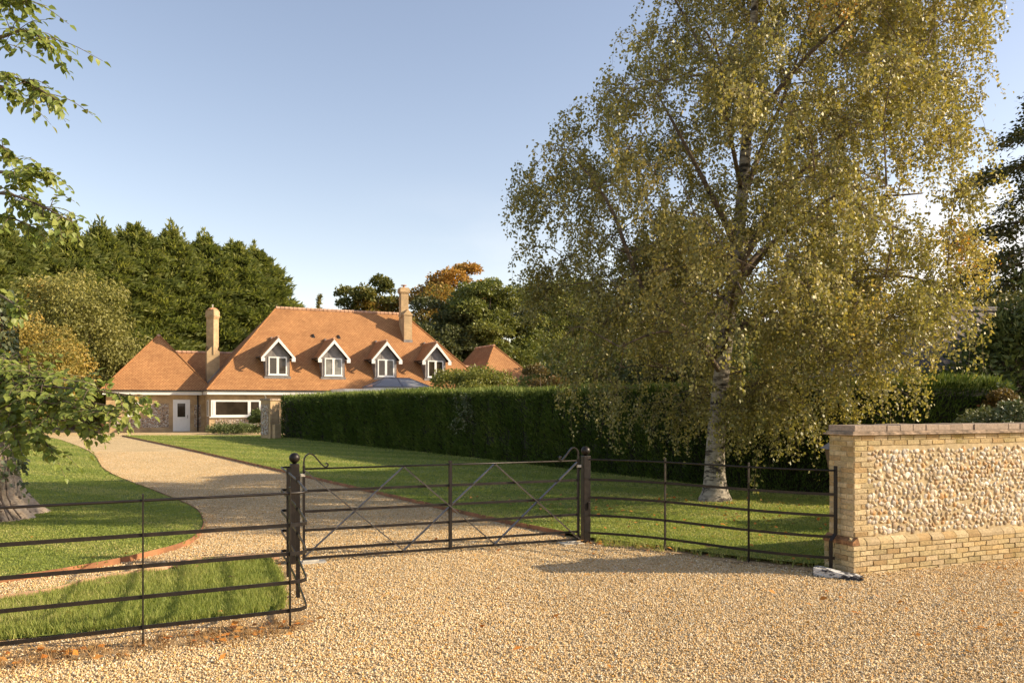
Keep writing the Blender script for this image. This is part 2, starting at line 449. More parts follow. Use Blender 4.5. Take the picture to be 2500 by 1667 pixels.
# ------------------------------------------------------------------ camera, sun, sky
cam_d = bpy.data.cameras.new('camera'); cam = bpy.data.objects.new('camera', cam_d); COL.objects.link(cam)
cam.location = (0, 0, 2.0); cam.rotation_euler = (R(90), 0, 0)
cam_d.sensor_width = 36; cam_d.lens = 28.8; cam_d.shift_y = 0.0606; cam_d.clip_end = 3000; cam_d.clip_start = 0.05
scene.camera = cam

SUN_EL = R(25.5)
SUN_AZ = np.array([0.9994, -0.035])          # horizontal direction towards the sun (right, slightly behind the camera)
sd = np.array([SUN_AZ[0] * math.cos(SUN_EL), SUN_AZ[1] * math.cos(SUN_EL), math.sin(SUN_EL)])
sun_d = bpy.data.lights.new('sun', 'SUN'); sun = bpy.data.objects.new('sun', sun_d); COL.objects.link(sun)
sun_d.energy = 4.7; sun_d.angle = R(0.55); sun_d.color = (1.0, 0.84, 0.60)
sun.rotation_euler = Vector(sd).to_track_quat('Z', 'Y').to_euler()

w = bpy.data.worlds.new('World'); scene.world = w; w.use_nodes = True
g = NT(w.node_tree); w.node_tree.nodes.clear()
wo = g.n('ShaderNodeOutputWorld'); bg = g.n('ShaderNodeBackground')
sky = g.n('ShaderNodeTexSky'); sky.sky_type = 'NISHITA'; sky.sun_disc = False
sky.sun_elevation = SUN_EL; sky.sun_rotation = math.atan2(SUN_AZ[0], SUN_AZ[1])
sky.altitude = 50; sky.air_density = 1.0; sky.dust_density = 0.7; sky.ozone_density = 1.5
co = g.coord('Generated')
mp = g.n('ShaderNodeMapping'); mp.inputs['Scale'].default_value = (1.0, 1.0, 2.6); g.l(co, mp.inputs[0])
cn = g.noise(mp.outputs[0], 4.2, 8, 0.55)
sp = g.n('ShaderNodeSeparateXYZ'); g.l(co, sp.inputs[0])
band = g.ramp(sp.outputs[2], [(0.0, 1.0), (0.15, 1.0), (0.27, 0.0)]).outputs[0]
side = g.ramp(g.math('MULTIPLY_ADD', sp.outputs[0], 0.5) if False else g.math('ADD', g.math('MULTIPLY', sp.outputs[0], 0.5), 0.5), [(0.40, 0.0), (0.47, 0.16), (0.60, 0.22), (0.70, 1.0)]).outputs[0]
rm = g.ramp(sp.outputs[0], [(0.36, 0.0), (0.46, 0.17)]).outputs[0]
cf = g.ramp(g.math('ADD', cn.outputs['Fac'], rm), [(0.44, 0.0), (0.60, 1.0)]).outputs[0]
fac = g.math('MULTIPLY', g.math('MULTIPLY', cf, band), side)
tint = g.mix(1.0, sky.outputs[0], (1.27, 1.0, 0.86), 'MULTIPLY')
cc = g.mix(g.math('MULTIPLY', fac, 0.8), tint, (5.9, 5.5, 5.1))
g.l(cc, bg.inputs['Color']); bg.inputs['Strength'].default_value = 0.142
g.l(bg.outputs[0], wo.inputs['Surface'])

scene.view_settings.view_transform = 'Standard'; scene.view_settings.look = 'None'
scene.view_settings.exposure = 0.84; scene.view_settings.gamma = 1.0
scene.cycles.max_bounces = 6; scene.cycles.diffuse_bounces = 3; scene.cycles.glossy_bounces = 2
scene.cycles.transmission_bounces = 4; scene.cycles.transparent_max_bounces = 4
scene.cycles.use_denoising = True
try:
    scene.cycles.denoiser = 'OPENIMAGEDENOISE'; scene.cycles.denoising_input_passes = 'RGB_ALBEDO_NORMAL'; scene.cycles.denoising_prefilter = 'ACCURATE'
except Exception:
    pass

# ------------------------------------------------------------------ geometry utilities
def in_poly(P, poly):
    x, y = P[:, 0], P[:, 1]; c = np.zeros(len(P), bool)
    n = len(poly); j = n - 1
    for i in range(n):
        xi, yi = poly[i]; xj, yj = poly[j]
        with np.errstate(divide='ignore', invalid='ignore'):
            t = ((yi > y) != (yj > y)) & (x < (xj - xi) * (y - yi) / (yj - yi + 1e-12) + xi)
        c ^= t; j = i
    return c

def smooth_line(pts, n=8):
    """Catmull-Rom through the points"""
    P = np.array(pts, float); out = []
    Q = np.vstack([2 * P[0] - P[1], P, 2 * P[-1] - P[-2]])
    for i in range(1, len(Q) - 2):
        for k in range(n):
            t = k / n
            out.append(0.5 * ((2 * Q[i]) + (-Q[i - 1] + Q[i + 1]) * t + (2 * Q[i - 1] - 5 * Q[i] + 4 * Q[i + 1] - Q[i + 2]) * t * t + (-Q[i - 1] + 3 * Q[i] - 3 * Q[i + 1] + Q[i + 2]) * t ** 3))
    out.append(P[-1]); return np.array(out)

def sheet(name, poly, z, mat, kind='structure', wob=None):
    me = bpy.data.meshes.new(name)
    me.from_pydata([(p[0], p[1], z) for p in poly], [], [tuple(range(len(poly)))])
    me.update(); me.materials.append(mat)
    if me.polygons[0].normal.z < 0: me.flip_normals()
    o = bpy.data.objects.new(name, me); link(o); tag(o, kind=kind); return o

def cards(P, D, L, W, rng, fold=0.0, N=None):
    """rhombic leaves: base P, axis D, length L, width W"""
    n = len(P); D = nrm(D)
    if N is None: N = rng.normal(size=(n, 3))
    S = nrm(np.cross(D, N)); Nn = np.cross(S, D)
    L = np.broadcast_to(L, (n,))[:, None]; W = np.broadcast_to(W, (n,))[:, None]
    a = P; b = P + D * L * 0.45 + S * W * 0.5 + Nn * fold * W; c = P + D * L; d = P + D * L * 0.45 - S * W * 0.5 + Nn * fold * W
    V = np.stack([a, b, c, d], 1).reshape(-1, 3)
    F = np.arange(4 * n).reshape(n, 4)
    return V, F

def rcol(n, rng, base=0.0, spread=1.0):
    c = np.zeros((n, 3)); c[:, 0] = np.clip(base + spread * rng.random(n), 0, 1); return c

def vnoise(P, f, seed=0):
    """cheap smooth pseudo-noise in -1..1"""
    r = np.random.default_rng(seed); s = np.zeros(len(P))
    for k in range(5):
        d = r.normal(size=3) * f * (0.7 + 0.5 * k); s += np.sin(P @ d + r.random() * 6.28) / (1 + 0.35 * k)
    return s / 2.6

# ------------------------------------------------------------------ ground
sheet('ground', [(900 * math.cos(a), 60 + 900 * math.sin(a)) for a in np.linspace(0, 2 * PI, 48, endpoint=False)], -0.03, M['ground'])
sheet('gravel_drive', [(-70, -8), (30, -8), (30, 68), (-70, 68)], 0.0, M['gravel'])

edge_r = smooth_line([(-23.9, 50.2), (-14.2, 35.6), (-6.9, 24.2), (-2.93, 18.0), (-0.58, 14.3), (0.80, 12.35)], 6)
edge_l = smooth_line([(-27.5, 47.5), (-25, 45), (-17.0, 33), (-11.8, 23.8), (-7.5, 17.6), (-6.0, 15.4), (-5.25, 13.9), (-4.78, 12.6), (-4.58, 11.5), (-4.75, 10.65), (-5.1, 9.85), (-5.7, 9.1), (-7.5, 7.6), (-12, 4.6)], 6)
LZ = 0.06
lawn_r = [tuple(p) for p in edge_r] + [(1.13, 11.9), (1.6, 11.55), (2.18, 11.15), (2.5, 10.75), (3.07, 10.3), (3.6, 9.95), (3.95, 9.98), (14, 14), (40, 14), (40, 50.2)]
lawn_l = [tuple(p) for p in edge_l] + [(-70, 4.6), (-70, 47.5)]
patch = [(-8, 5.9), (-5.1, 8.2), (-4.66, 9.0), (-4.28, 9.52), (-3.94, 10.15), (-3.1, 10.45), (-2.72, 9.6), (-2.35, 8.5), (-2.2, 7.95), (-2.5, 7.62), (-3.3, 7.25), (-4.4, 6.85), (-8, 5.1)]
sheet('lawn', lawn_r, LZ, M['lawn']); sheet('lawn', lawn_l, LZ, M['lawn'])
sheet('verge', patch, 0.02, M['lawn'])
soil_f = [(-9, 5.2), (-2.3, 8.0), (-2.6, 9.2), (-3.0, 10.3), (-2.75, 10.5), (-2.3, 9.0), (-1.78, 7.6), (-1.85, 7.2), (-2.4, 6.95), (-3.1, 6.55), (-4.4, 5.9), (-9, 3.7)]
sheet('soil', soil_f, 0.008, M['soil'])
sheet('soil', [(1.0, 12.0), (1.6, 11.65), (2.2, 11.25), (3.0, 10.45), (3.8, 10.0), (3.95, 9.6), (3.7, 9.65), (3.2, 9.95), (2.6, 10.4), (2.1, 10.95), (1.5, 11.4), (1.1, 11.7)], 0.012, M['soil'])

# gravel stones: a real layer of pebbles over the near drive
def pebbles(name, pts, size, seed):
    rng = np.random.default_rng(seed); n = len(pts)
    cube = nrm(np.array([[-1, -1, -1], [1, -1, -1], [1, 1, -1], [-1, 1, -1], [-1, -1, 1], [1, -1, 1], [1, 1, 1], [-1, 1, 1]], float))
    fq = np.array([[3, 2, 1, 0], [4, 5, 6, 7], [0, 1, 5, 4], [1, 2, 6, 5], [2, 3, 7, 6], [3, 0, 4, 7]])
    J = cube[None] * (1 + 0.22 * rng.normal(size=(n, 8, 1)))
    sc = size * (0.6 + 0.75 * rng.random((n, 1))) * np.array([[1.25, 1.0, 0.7]]) * (0.8 + 0.4 * rng.random((n, 3)))
    J = J * sc[:, None, :]
    q = nrm(rng.normal(size=(n, 4))); q[:, 1:3] *= 0.6; q = nrm(q)
    a, b, c, d = q.T
    Rm = np.stack([1 - 2 * (c * c + d * d), 2 * (b * c - a * d), 2 * (b * d + a * c), 2 * (b * c + a * d), 1 - 2 * (b * b + d * d), 2 * (c * d - a * b), 2 * (b * d - a * c), 2 * (c * d + a * b), 1 - 2 * (b * b + c * c)], 1).reshape(n, 3, 3)
    V = np.einsum('nij,nkj->nki', Rm, J)
    V += np.concatenate([pts, (0.001 + 0.010 * rng.random((n, 1)))], 1)[:, None, :]
    F = (np.arange(n)[:, None, None] * 8 + fq[None]).reshape(-1, 4)
    pal = np.array([[.69, .52, .305], [.64, .46, .24], [.75, .62, .42], [.58, .40, .19], [.64, .37, .115], [.80, .71, .54], [.47, .31, .145], [.33, .23, .135]])
    k = rng.choice(len(pal), n, p=[.26, .22, .15, .13, .10, .05, .06, .03])
    c = pal[k] * (0.85 + 0.3 * rng.random((n, 1))) * (1 + .09 * vnoise(np.concatenate([pts, pts[:, :1] * 0], 1), .9, 4) + .05 * vnoise(np.concatenate([pts, pts[:, :1] * 0], 1), 5, 6))[:, None]
    o = np_mesh(name, V.reshape(-1, 3), F, M['stone'], cols=np.repeat(c, 6, 0))
    return tag(o, 'loose honey coloured gravel stones covering the drive', None, None, 'stuff')

def scatter_view(z0, z1, dens, seed, xm=0.66, xlim=None):
    """points in the visible ground wedge, dens(z) per square metre"""
    rng = np.random.default_rng(seed); out = []
    zs = np.linspace(z0, z1, int((z1 - z0) / 0.5) + 1)
    for a, b in zip(zs[:-1], zs[1:]):
        wdt = 2 * xm * b + 0.6; n = int(wdt * (b - a) * dens((a + b) / 2))
        out.append(np.stack([(rng.random(n) - 0.5) * wdt, a + rng.random(n) * (b - a)], 1))
    return np.concatenate(out)

pp = scatter_view(5.2, 34, lambda z: 3100 * min(1, (8.0 / z) ** 1.6), 11)
wallline = lambda P: (P[:, 1] - 9.55) - (P[:, 0] - 3.97) * 0.365 / 0.93
keep = ~in_poly(pp, lawn_r) & ~in_poly(pp, lawn_l) & ~in_poly(pp, patch) & ~((pp[:, 0] > 3.95) & (wallline(pp) > 0))
insoil = in_poly(pp, soil_f)
keep &= ~(insoil & (rng0.random(len(pp)) < np.clip(.55 + .6 * vnoise(np.concatenate([pp, pp[:, :1] * 0], 1), 2.0, 14), .1, .95)))
pebbles('gravel_stones', pp[keep], 0.0080, 3)

# grass blades
def blades(name, pts, z, h, wdt, per, seed, lean=0.5, mat=None, colf=None):
    rng = np.random.default_rng(seed)
    P = np.repeat(pts, per, 0); n = len(P)
    P = P + rng.normal(size=(n, 2)) * 0.018
    hh = h * (0.5 + rng.random(n)) if not callable(h) else h(P, rng)
    a = rng.random(n) * 2 * PI; ln = lean * rng.random(n)
    tip = np.stack([P[:, 0] + np.cos(a) * hh * ln, P[:, 1] + np.sin(a) * hh * ln, z + hh], 1)
    b = rng.random(n) * 2 * PI; w2 = wdt * (0.6 + 0.8 * rng.random(n)) / 2
    dx, dy = np.cos(b) * w2, np.sin(b) * w2
    z0 = np.full(n, z - 0.005)
    V = np.stack([np.stack([P[:, 0] - dx, P[:, 1] - dy, z0], 1), np.stack([P[:, 0] + dx, P[:, 1] + dy, z0], 1), tip], 1).reshape(-1, 3)
    F = np.arange(3 * n).reshape(n, 3)
    c = rcol(n, rng, 0, 0.85)
    if colf is not None: c[:, 0] = np.clip(c[:, 0] + colf(P), 0, 1)
    o = np_mesh(name, V, F, mat or M['blade'], cols=c)
    return tag(o, None, None, None, 'stuff')

def stripes(P):
    t = (P[:, 0] * 0.55 + P[:, 1] * 0.83) / 0.95
    P3 = np.concatenate([P, np.zeros((len(P), 1))], 1)
    return 0.20 * np.tanh(3 * np.sin(t * PI)) + 0.22 * vnoise(P3, 1.1, 5) + 0.10 * vnoise(P3, 4, 6)

gp = scatter_view(9.0, 52, lambda z: min(520, 520 * (12.0 / z) ** 1.75), 21)
gl = gp[in_poly(gp, lawn_l)]; gr = gp[in_poly(gp, lawn_r)]
hgrass = lambda P, rng: (0.010 + 0.0007 * P[:, 1]) * (0.5 + rng.random(len(P)))
tag(blades('lawn_grass', gl, LZ, hgrass, 0.022, 4, 31, 0.8, None, stripes), 'short mown striped grass on the left lawn')
tag(blades('lawn_grass', gr, LZ, hgrass, 0.022, 4, 32, 0.8, None, stripes), 'short mown grass on the lawn in front of the hedge')
vp = scatter_view(4.8, 11, lambda z: 1100, 22); vp = vp + 0.05 * rng0.normal(size=vp.shape); vp = vp[in_poly(vp, patch) & (vnoise(np.concatenate([vp, vp[:, :1] * 0], 1), 3.0, 19) > -.75)]
tag(blades('verge_grass', vp, 0.02, 0.065, 0.009, 6, 33, 0.9, None, lambda P: 0.25 * vnoise(np.concatenate([P, P[:, :1] * 0], 1), 2.2, 9)), 'longer tufted grass in the bed behind the left bar fence')
rs = np.random.default_rng(5)
fl = np.stack([rs.uniform(-5.5, -1.9, 420), np.zeros(420)], 1); fl[:, 1] = 8.31 + 0.525 * fl[:, 0] + rs.normal(size=420) * 0.16 - 0.02
tag(blades('dry_grass', fl, 0.008, 0.07, 0.008, 5, 34, 1.6, M['straw']), 'dry straw coloured grass along the foot of the left bar fence')
fr = np.stack([rs.uniform(1.2, 3.9, 300), np.zeros(300)], 1); fr[:, 1] = 12.55 - 0.66 * fr[:, 0] + rs.normal(size=300) * 0.13
tag(blades('tufted_grass', fr, 0.02, 0.07, 0.010, 6, 35, 0.9, None, lambda P: 0.2), 'rough grass tufts along the foot of the right bar fence')

# fallen leaves
rl = np.random.default_rng(77)
a1 = np.stack([rl.uniform(-5, -1.8, 150), np.zeros(150)], 1); a1[:, 1] = 8.31 + 0.525 * a1[:, 0] + rl.normal(size=150) * 0.16
a2 = scatter_view(5.3, 12, lambda z: 1.1, 78)
a3 = np.stack([rl.uniform(3.0, 6.3, 90), rl.uniform(6.4, 10.6, 90)], 1); a3 = a3[wallline(a3) < -0.1]
a4 = np.stack([rl.uniform(0.9, 2.6, 40), np.zeros(40)], 1); a4[:, 1] = 12.35 - 0.62 * a4[:, 0] + rl.normal(size=40) * 0.1
a5 = np.stack([rl.normal(3.2, 2.2, 260), rl.normal(14.6, 1.6, 260)], 1); a5 = a5[in_poly(a5, lawn_r) & (a5[:, 1] < 20)]
fp = np.concatenate([a1, a2, a3, a4, a5]); n = len(fp)
P = np.concatenate([fp, 0.028 + 0.02 * rl.random((n, 1))], 1)
P[in_poly(fp, patch), 2] = 0.08; P[in_poly(fp, lawn_l) | in_poly(fp, lawn_r), 2] = LZ + 0.05
D = rl.normal(size=(n, 3)); D[:, 2] *= 0.25
V, F = cards(P, D, 0.045 + 0.05 * rl.random(n), 0.03 + 0.035 * rl.random(n), rl, 0.15, rl.normal(size=(n, 3)) * 0.3 + UP)
tag(np_mesh('fallen_leaves', V, F, M['fallen'], cols=rcol(n, rl)), 'scattered orange fallen leaves on gravel, soil and grass', None, None, 'stuff')

# ------------------------------------------------------------------ lawn edging (thin steel strips)
def edging(pts, z1, mat, label, th=0.012):
    mb = MB(); mb.sweep([(p[0], p[1], (z1 - 0.04) / 2) for p in pts], th, z1 + 0.04)
    o = mb.build('lawn_edging', mat, None, (pts[len(pts) // 2][0], pts[len(pts) // 2][1], 0))
    return tag(o, label, 'edging', 'steel edging strips beside the drive')
edging(edge_r, 0.075, M['rust'], 'dark straight edging strip between the drive and the right lawn')
edging(edge_l, 0.078, M['rust'], 'rusty edging strip curving round the tip of the left lawn')
edging(smooth_line(patch[0:5] + [(-3.0, 10.55)], 6), 0.085, M['rustpale'], 'pale edging strip behind the small tufted grass bed')

# ------------------------------------------------------------------ bar fences
def bar_fence(name, label, pts, posts, ends=None):
    """estate fence: round top bar, four flat bars, flat posts (x, y, direction)"""
    o3 = (pts[0][0], pts[0][1], 0)
    t = empty(name, o3, label, 'fence', 'metal bar fences either side of the gate')
    m = MB(); m.tube([(p[0], p[1], 1.205) for p in pts], 0.0115, 8); m.build('top_rail', M['metal'], t, o3, True)
    for h in (0.922, 0.668, 0.415, 0.165):
        m = MB(); m.sweep([(p[0], p[1], h) for p in pts], 0.009, 0.033); m.build('rail', M['metal'], t, o3)
    for (x, y, dx, dy, base) in posts:
        d = nrm(np.array([dx, dy, 0.])); s = np.array([-d[1], d[0], 0])
        m = MB(); m.obox(np.array([x, y, -0.1]) - d * 0.006 - s * 0.021, d * 0.012, s * 0.042, (0, 0, 1.36))
        if base: pass
        m.build('post', M['metal'], t, o3, bevel=0.0015)
    return t
front = [(-7.2, 4.53), (-4.1, 6.155), (-3.03, 6.725), (-1.97, 7.27), (-1.885, 7.33), (-1.86, 7.41), (-1.885, 7.50), (-2.2, 8.42), (-2.575, 9.43), (-2.84, 10.10), (-2.87, 10.19), (-2.85, 10.235), (-2.76, 10.24)]
bar_fence('bar_fence', 'left metal bar fence with a sharp return corner, in front of the tufted grass bed', front,
          [(-5.2, 5.58, 2, 1.04, 0), (-4.1, 6.155, 2, 1.04, 0), (-3.03, 6.725, 2, 1.04, 0), (-1.97, 7.27, 2, 1.04, 0), (-2.2, 8.42, -0.33, 1, 0), (-2.575, 9.43, -0.33, 1, 0)])
rf = smooth_line([(1.09, 11.66), (1.5, 11.5), (2.08, 11.13), (2.97, 10.28), (3.45, 9.93), (3.84, 9.74)], 5)
bf = bar_fence('bar_fence', 'right metal bar fence running from the gate post to the flint wall', rf,
          [(2.08, 11.13, 0.9, -0.8, 0), (2.97, 10.28, 0.9, -0.8, 0)])
m = MB(); pth = [(3.845, 9.735, 1.26), (3.845, 9.735, 0.46), (3.775, 9.70, 0.38), (3.775, 9.70, -0.05)]
m.sweep(pth, 0.05, 0.014, ref=(0.93, 0.365, 0)); m.build('post', M['metal'], bf, (rf[0][0], rf[0][1], 0))

# ------------------------------------------------------------------ gate posts and gate
GL = np.array([-2.61, 10.27, 0.0]); GR = np.array([0.95, 11.75, 0.0])
gd = nrm(GR - GL); gs = np.array([gd[1], -gd[0], 0])      # gs faces the camera
def gate_post(c, label, plate):
    c = np.array(c, float); t = empty('gate_post', c, label, 'gate post', 'ball topped gate posts')
    m = MB(); m.obox(c - gd * 0.054 - gs * 0.054 + [0, 0, -0.15], gd * 0.108, gs * 0.108, (0, 0, 1.40)); m.build('shaft', M['metal'], t, c, bevel=0.006)
    m = MB(); pr = [(0.0, 1.25), (0.026, 1.251), (0.026, 1.262)] + [(0.066 * math.sin(a), 1.322 - 0.066 * math.cos(a)) for a in np.linspace(0.45, PI - 0.02, 14)]
    m.lathe(c, pr, 24); m.build('ball_finial', M['metal'], t, c, True)
    if plate:
        m = MB(); m.obox(c + gs * 0.054 + gd * 0.005 + [0, 0, 0.49], gd * 0.032, gs * 0.022, (0, 0, 0.10)); m.build('lock_plate', M['metal'], t, c, bevel=0.003)
    return t
gate_post((-2.715, 10.225, 0), 'ball topped steel gate post beside the return of the left bar fence', False)
gate_post((1.06, 11.795, 0), 'ball topped steel gate post with a small lock plate, at the right of the gate', True)

gate = empty('field_gate', GL, 'wide metal field gate with crossed braces and curled stile tops across the drive', 'gate')
W_ = np.linalg.norm(GR - GL)
gp_ = lambda s, h, o=0.0: GL + gd * (s * W_) + gs * o + np.array([0, 0, h])
def gpart(name, build, mat=M['metal'], bevel=0.0, smooth=False):
    m = MB(); build(m); return m.build(name, mat, gate, GL, smooth, bevel)
for s0, sg in ((0.0, 1), (1.0, -1)):
    k = sg / W_
    gpart('stile', lambda m: m.bar(gp_(s0, 0.045), gp_(s0, 1.22), 0.03, 0.03, gs))
    def crook(m):
        path = [(0, 1.20), (0, 1.27), (0.006, 1.315), (0.03, 1.352), (0.065, 1.372), (0.10, 1.366), (0.135, 1.338), (0.175, 1.288), (0.215, 1.240), (0.245, 1.208), (0.262, 1.1985), (0.283, 1.2015), (0.298, 1.217), (0.298, 1.236), (0.284, 1.248), (0.270, 1.240)]
        m.sweep([gp_(s0 + k * a, h) for a, h in path], 0.034, 0.010, ref=np.cross(gd, UP))
        # sweep puts h along ref; swap so the strip lies flat across the gate
    m = MB()
    path = [(0, 1.20), (0, 1.27), (0.006, 1.315), (0.03, 1.352), (0.065, 1.372), (0.10, 1.366), (0.135, 1.338), (0.175, 1.288), (0.215, 1.240), (0.245, 1.208), (0.262, 1.1985), (0.283, 1.2015), (0.298, 1.217), (0.298, 1.236), (0.284, 1.248), (0.270, 1.240)]
    m.sweep([gp_(s0 + k * a, h) for a, h in path], 0.016, 0.036, ref=gs); m.build('scroll', M['metal'], gate, GL)
    gpart('hinge_bracket', lambda m: m.obox(gp_(s0 - k * 0.045, 1.085, -0.018), gd * sg * 0.062, gs * 0.036, (0, 0, 0.04)), M['steel'], 0.005)
gpart('top_rail', lambda m: m.tube([gp_(0, 1.182), gp_(1, 1.182)], 0.0115, 8), smooth=True)
gpart('bottom_rail', lambda m: m.bar(gp_(0, 0.06), gp_(1, 0.06), 0.012, 0.032, gs))
for h in (0.905, 0.648, 0.412, 0.168):
    gpart('rail', lambda m: m.bar(gp_(0, h), gp_(1, h), 0.009, 0.034, gs))
for o in (0.022, -0.022):
    gpart('centre_post', lambda m: m.bar(gp_(0.5, 0.045, o), gp_(0.5, 1.235, o), 0.010, 0.036, gs))
for (sa, ha, sb, hb, side, o) in ((0, 1.17, 1 / 3, .07, 0, .012), (0, .07, 1 / 3, 1.17, 1, -.012), (1 / 3, 1.17, .5, .62, 0, .012), (1 / 3, .07, .5, .62, 1, -.012),
                             (.5, .62, 2 / 3, 1.17, 1, -.012), (.5, .62, 2 / 3, .07, 0, .012), (2 / 3, 1.17, 1, .07, 0, .012), (2 / 3, .07, 1, 1.17, 1, -.012)):
    gpart('brace', lambda m: m.bar(gp_(sa, ha, o), gp_(sb, hb, o), 0.046, 0.014, gs), M['brace'])
for s0, lab in ((0.0, 'galvanised ground plate under the left end of the gate'), (1.0, 'galvanised ground plate under the right end of the gate')):
    c = gp_(s0, 0); sg = 1 if s0 == 0 else -1
    t = empty('gate_motor_box', c, lab, 'ground plate', 'metal plates set in the gravel under the gate')
    m = MB(); m.obox(c - gd * sg * 0.04 + gs * 0.11, gd * sg * 0.31, -gs * 0.20, (0, 0, 0.018)); m.build('cover_plate', M['steel'], t, c, bevel=0.004)
    m = MB(); m.obox(c - gd * sg * 0.02 + gs * 0.035 + [0, 0, 0.018], gd * sg * 0.20, -gs * 0.07, (0, 0, 0.02)); m.build('drive_arm', M['steel'], t, c, bevel=0.004)

# ------------------------------------------------------------------ garden wall of brick and flint
WC = np.array([3.97, 9.52, 0.0]); wd = nrm(np.array([0.93, 0.365, 0])); wn = np.array([wd[1], -wd[0], 0])   # wn faces the camera
WLEN, WT = 5.2, 0.50
wall = empty('flint_wall', WC, 'low garden wall of pebble flint framed in yellow brick with brick coping', 'wall')
wp = lambda s, o, h: WC + wd * s + wn * o + np.array([0, 0, h])      # s along, o outwards from plinth face, h up
CH = 0.0625
PIN = 0.055       # upper face sits this far behind the plinth face
rw = np.random.default_rng(12)
bpal = [np.array(c) for c in ((.53, .40, .215), (.48, .35, .17), (.57, .45, .26), (.41, .28, .135), (.52, .40, .235), (.46, .36, .19))]
def brick_face(mb, P0, e, n, L, H, depth=0.05, j=0.0035):
    """one hand-made brick face: slightly uneven block standing proud of the mortar"""
    g0 = 0.005
    o = P0 + e * g0 + UP * g0; L -= 2 * g0; H -= 2 * g0
    c = bpal[rw.integers(len(bpal))] * (0.82 + 0.36 * rw.random())
    jt = lambda: e * rw.normal() * j + UP * rw.normal() * j
    pr = n * (0.006 + 0.006 * rw.random())
    b = 0.006
    back = [o - n * depth, o + e * L - n * depth, o + e * L + UP * H - n * depth, o + UP * H - n * depth]
    mid = [back[0] + n * (depth - b) + pr + jt(), back[1] + n * (depth - b) + pr + jt(), back[2] + n * (depth - b) + pr + jt(), back[3] + n * (depth - b) + pr + jt()]
    cen = sum(mid) / 4
    top = [q + (cen - q) * np.array([.05, .05, .12]) * 0.8 + n * b for q in mid]
    i = len(mb.v); mb.v += [tuple(q) for q in back + mid + top]
    for k in range(4):
        k2 = (k + 1) % 4
        mb.f.append((i + k, i + k2, i + 4 + k2, i + 4 + k)); mb.c.append(tuple(c * 0.9))
        mb.f.append((i + 4 + k, i + 4 + k2, i + 8 + k2, i + 8 + k)); mb.c.append(tuple(c))
    mb.f.append((i + 8, i + 9, i + 10, i + 11)); mb.c.append(tuple(c))
def course(mb, s0, s1, o, h, e, n, org, off, H=CH, bl=0.205):
    s = s0
    first = bl * (0.5 if off else 1.0)
    while s < s1 - 0.01:
        L = min(first, s1 - s); first = bl
        if s1 - (s + L) < 0.05: L = s1 - s
        brick_face(mb, org + e * s + n * o + UP * h, e, n, L, H); s += L
bz = 5 * CH + 0.03            # top of the plinth courses
fz0, fz1 = bz + 0.095, bz + 0.095 + 17 * CH
top_h = fz1 + 2 * CH
core = MB()
core.obox(wp(0.016, -WT + 0.01, -0.15), wd * (WLEN - .016), wn * (WT - 0.034), (0, 0, 0.15 + bz)); core.obox(wp(PIN + 0.0, -WT + PIN, bz - 0.002), wd * (WLEN - PIN), wn * (WT - 2 * PIN), (0, 0, top_h - bz))
core.build('mortar_core', M['mortar'], wall, WC)
bk = MB()
wo_ = WC - wn * 0.014
for r in range(-1, 5): course(bk, 0, WLEN, 0, 0.03 + r * CH, wd, wn, wo_, r % 2)
eo, en = wn * -1.0, -wd          # end face: runs backwards, faces left
for r in range(-1, 5): course(bk, 0, WT - 0.02, -0.012, 0.03 + r * CH, eo, en, WC, (r + 1) % 2)
up_o = WC - wn * (PIN + 0.0)
nrow = 17
for r in range(nrow):
    h = fz0 + r * CH; ql = 0.30 if (r // 2) % 2 == 0 else 0.205
    if r in (3, 4, 5): ql = 0.18
    course(bk, PIN, PIN + ql, 0, h, wd, wn, up_o, r % 2, CH, 0.205)
for r in range(nrow + 2):
    h = fz0 + r * CH
    course(bk, PIN, WT - PIN, -PIN, h, eo, en, WC, r % 2)
for r in range(2): course(bk, PIN, WLEN, 0, fz1 + r * CH, wd, wn, up_o, r % 2)
bk.build('brickwork', M['wbrick'], wall, WC)
# bevelled plinth course
bv = MB(); s = 0.0
while s < WLEN:
    L = 0.205; c = bpal[rw.integers(6)] * (0.75 + 0.35 * rw.random()); jj = 0.004 * rw.normal()
    p = [wp(s + .004, jj, bz), wp(s + L - .004, jj, bz), wp(s + L - .004, -PIN - .05, bz), wp(s + .004, -PIN - .05, bz)]
    q = [wp(s + .004, -.004 + jj, bz + .035), wp(s + L - .004, -.004 + jj, bz + .035), wp(s + L - .004, -PIN - .012, bz + .09), wp(s + .004, -PIN - .012, bz + .09)]
    bv.hexa(p + q, tuple(c)); s += L
bv.build('plinth_bevel', M['wbrick'], wall, WC)
bv = MB()
for t0, t1 in ((0.0, .1), (.1, .205), (.205, .31), (.31, .40), (.40, .49)):
    p = [wp(0.0 - .012, -t0 - .003, bz), wp(-.012, -t1 + .003, bz), wp(PIN + .05, -t1 + .003, bz), wp(PIN + .05, -t0 - .003, bz)]
    q = [wp(-.006, -t0 - .003, bz + .045), wp(-.006, -t1 + .003, bz + .045), wp(PIN + .012, -t1 + .003, bz + .095), wp(PIN + .012, -t0 - .003, bz + .095)]
    bv.hexa(p[::-1] + q[::-1])
bv.build('plinth_bevel', M['lichen'], wall, WC)
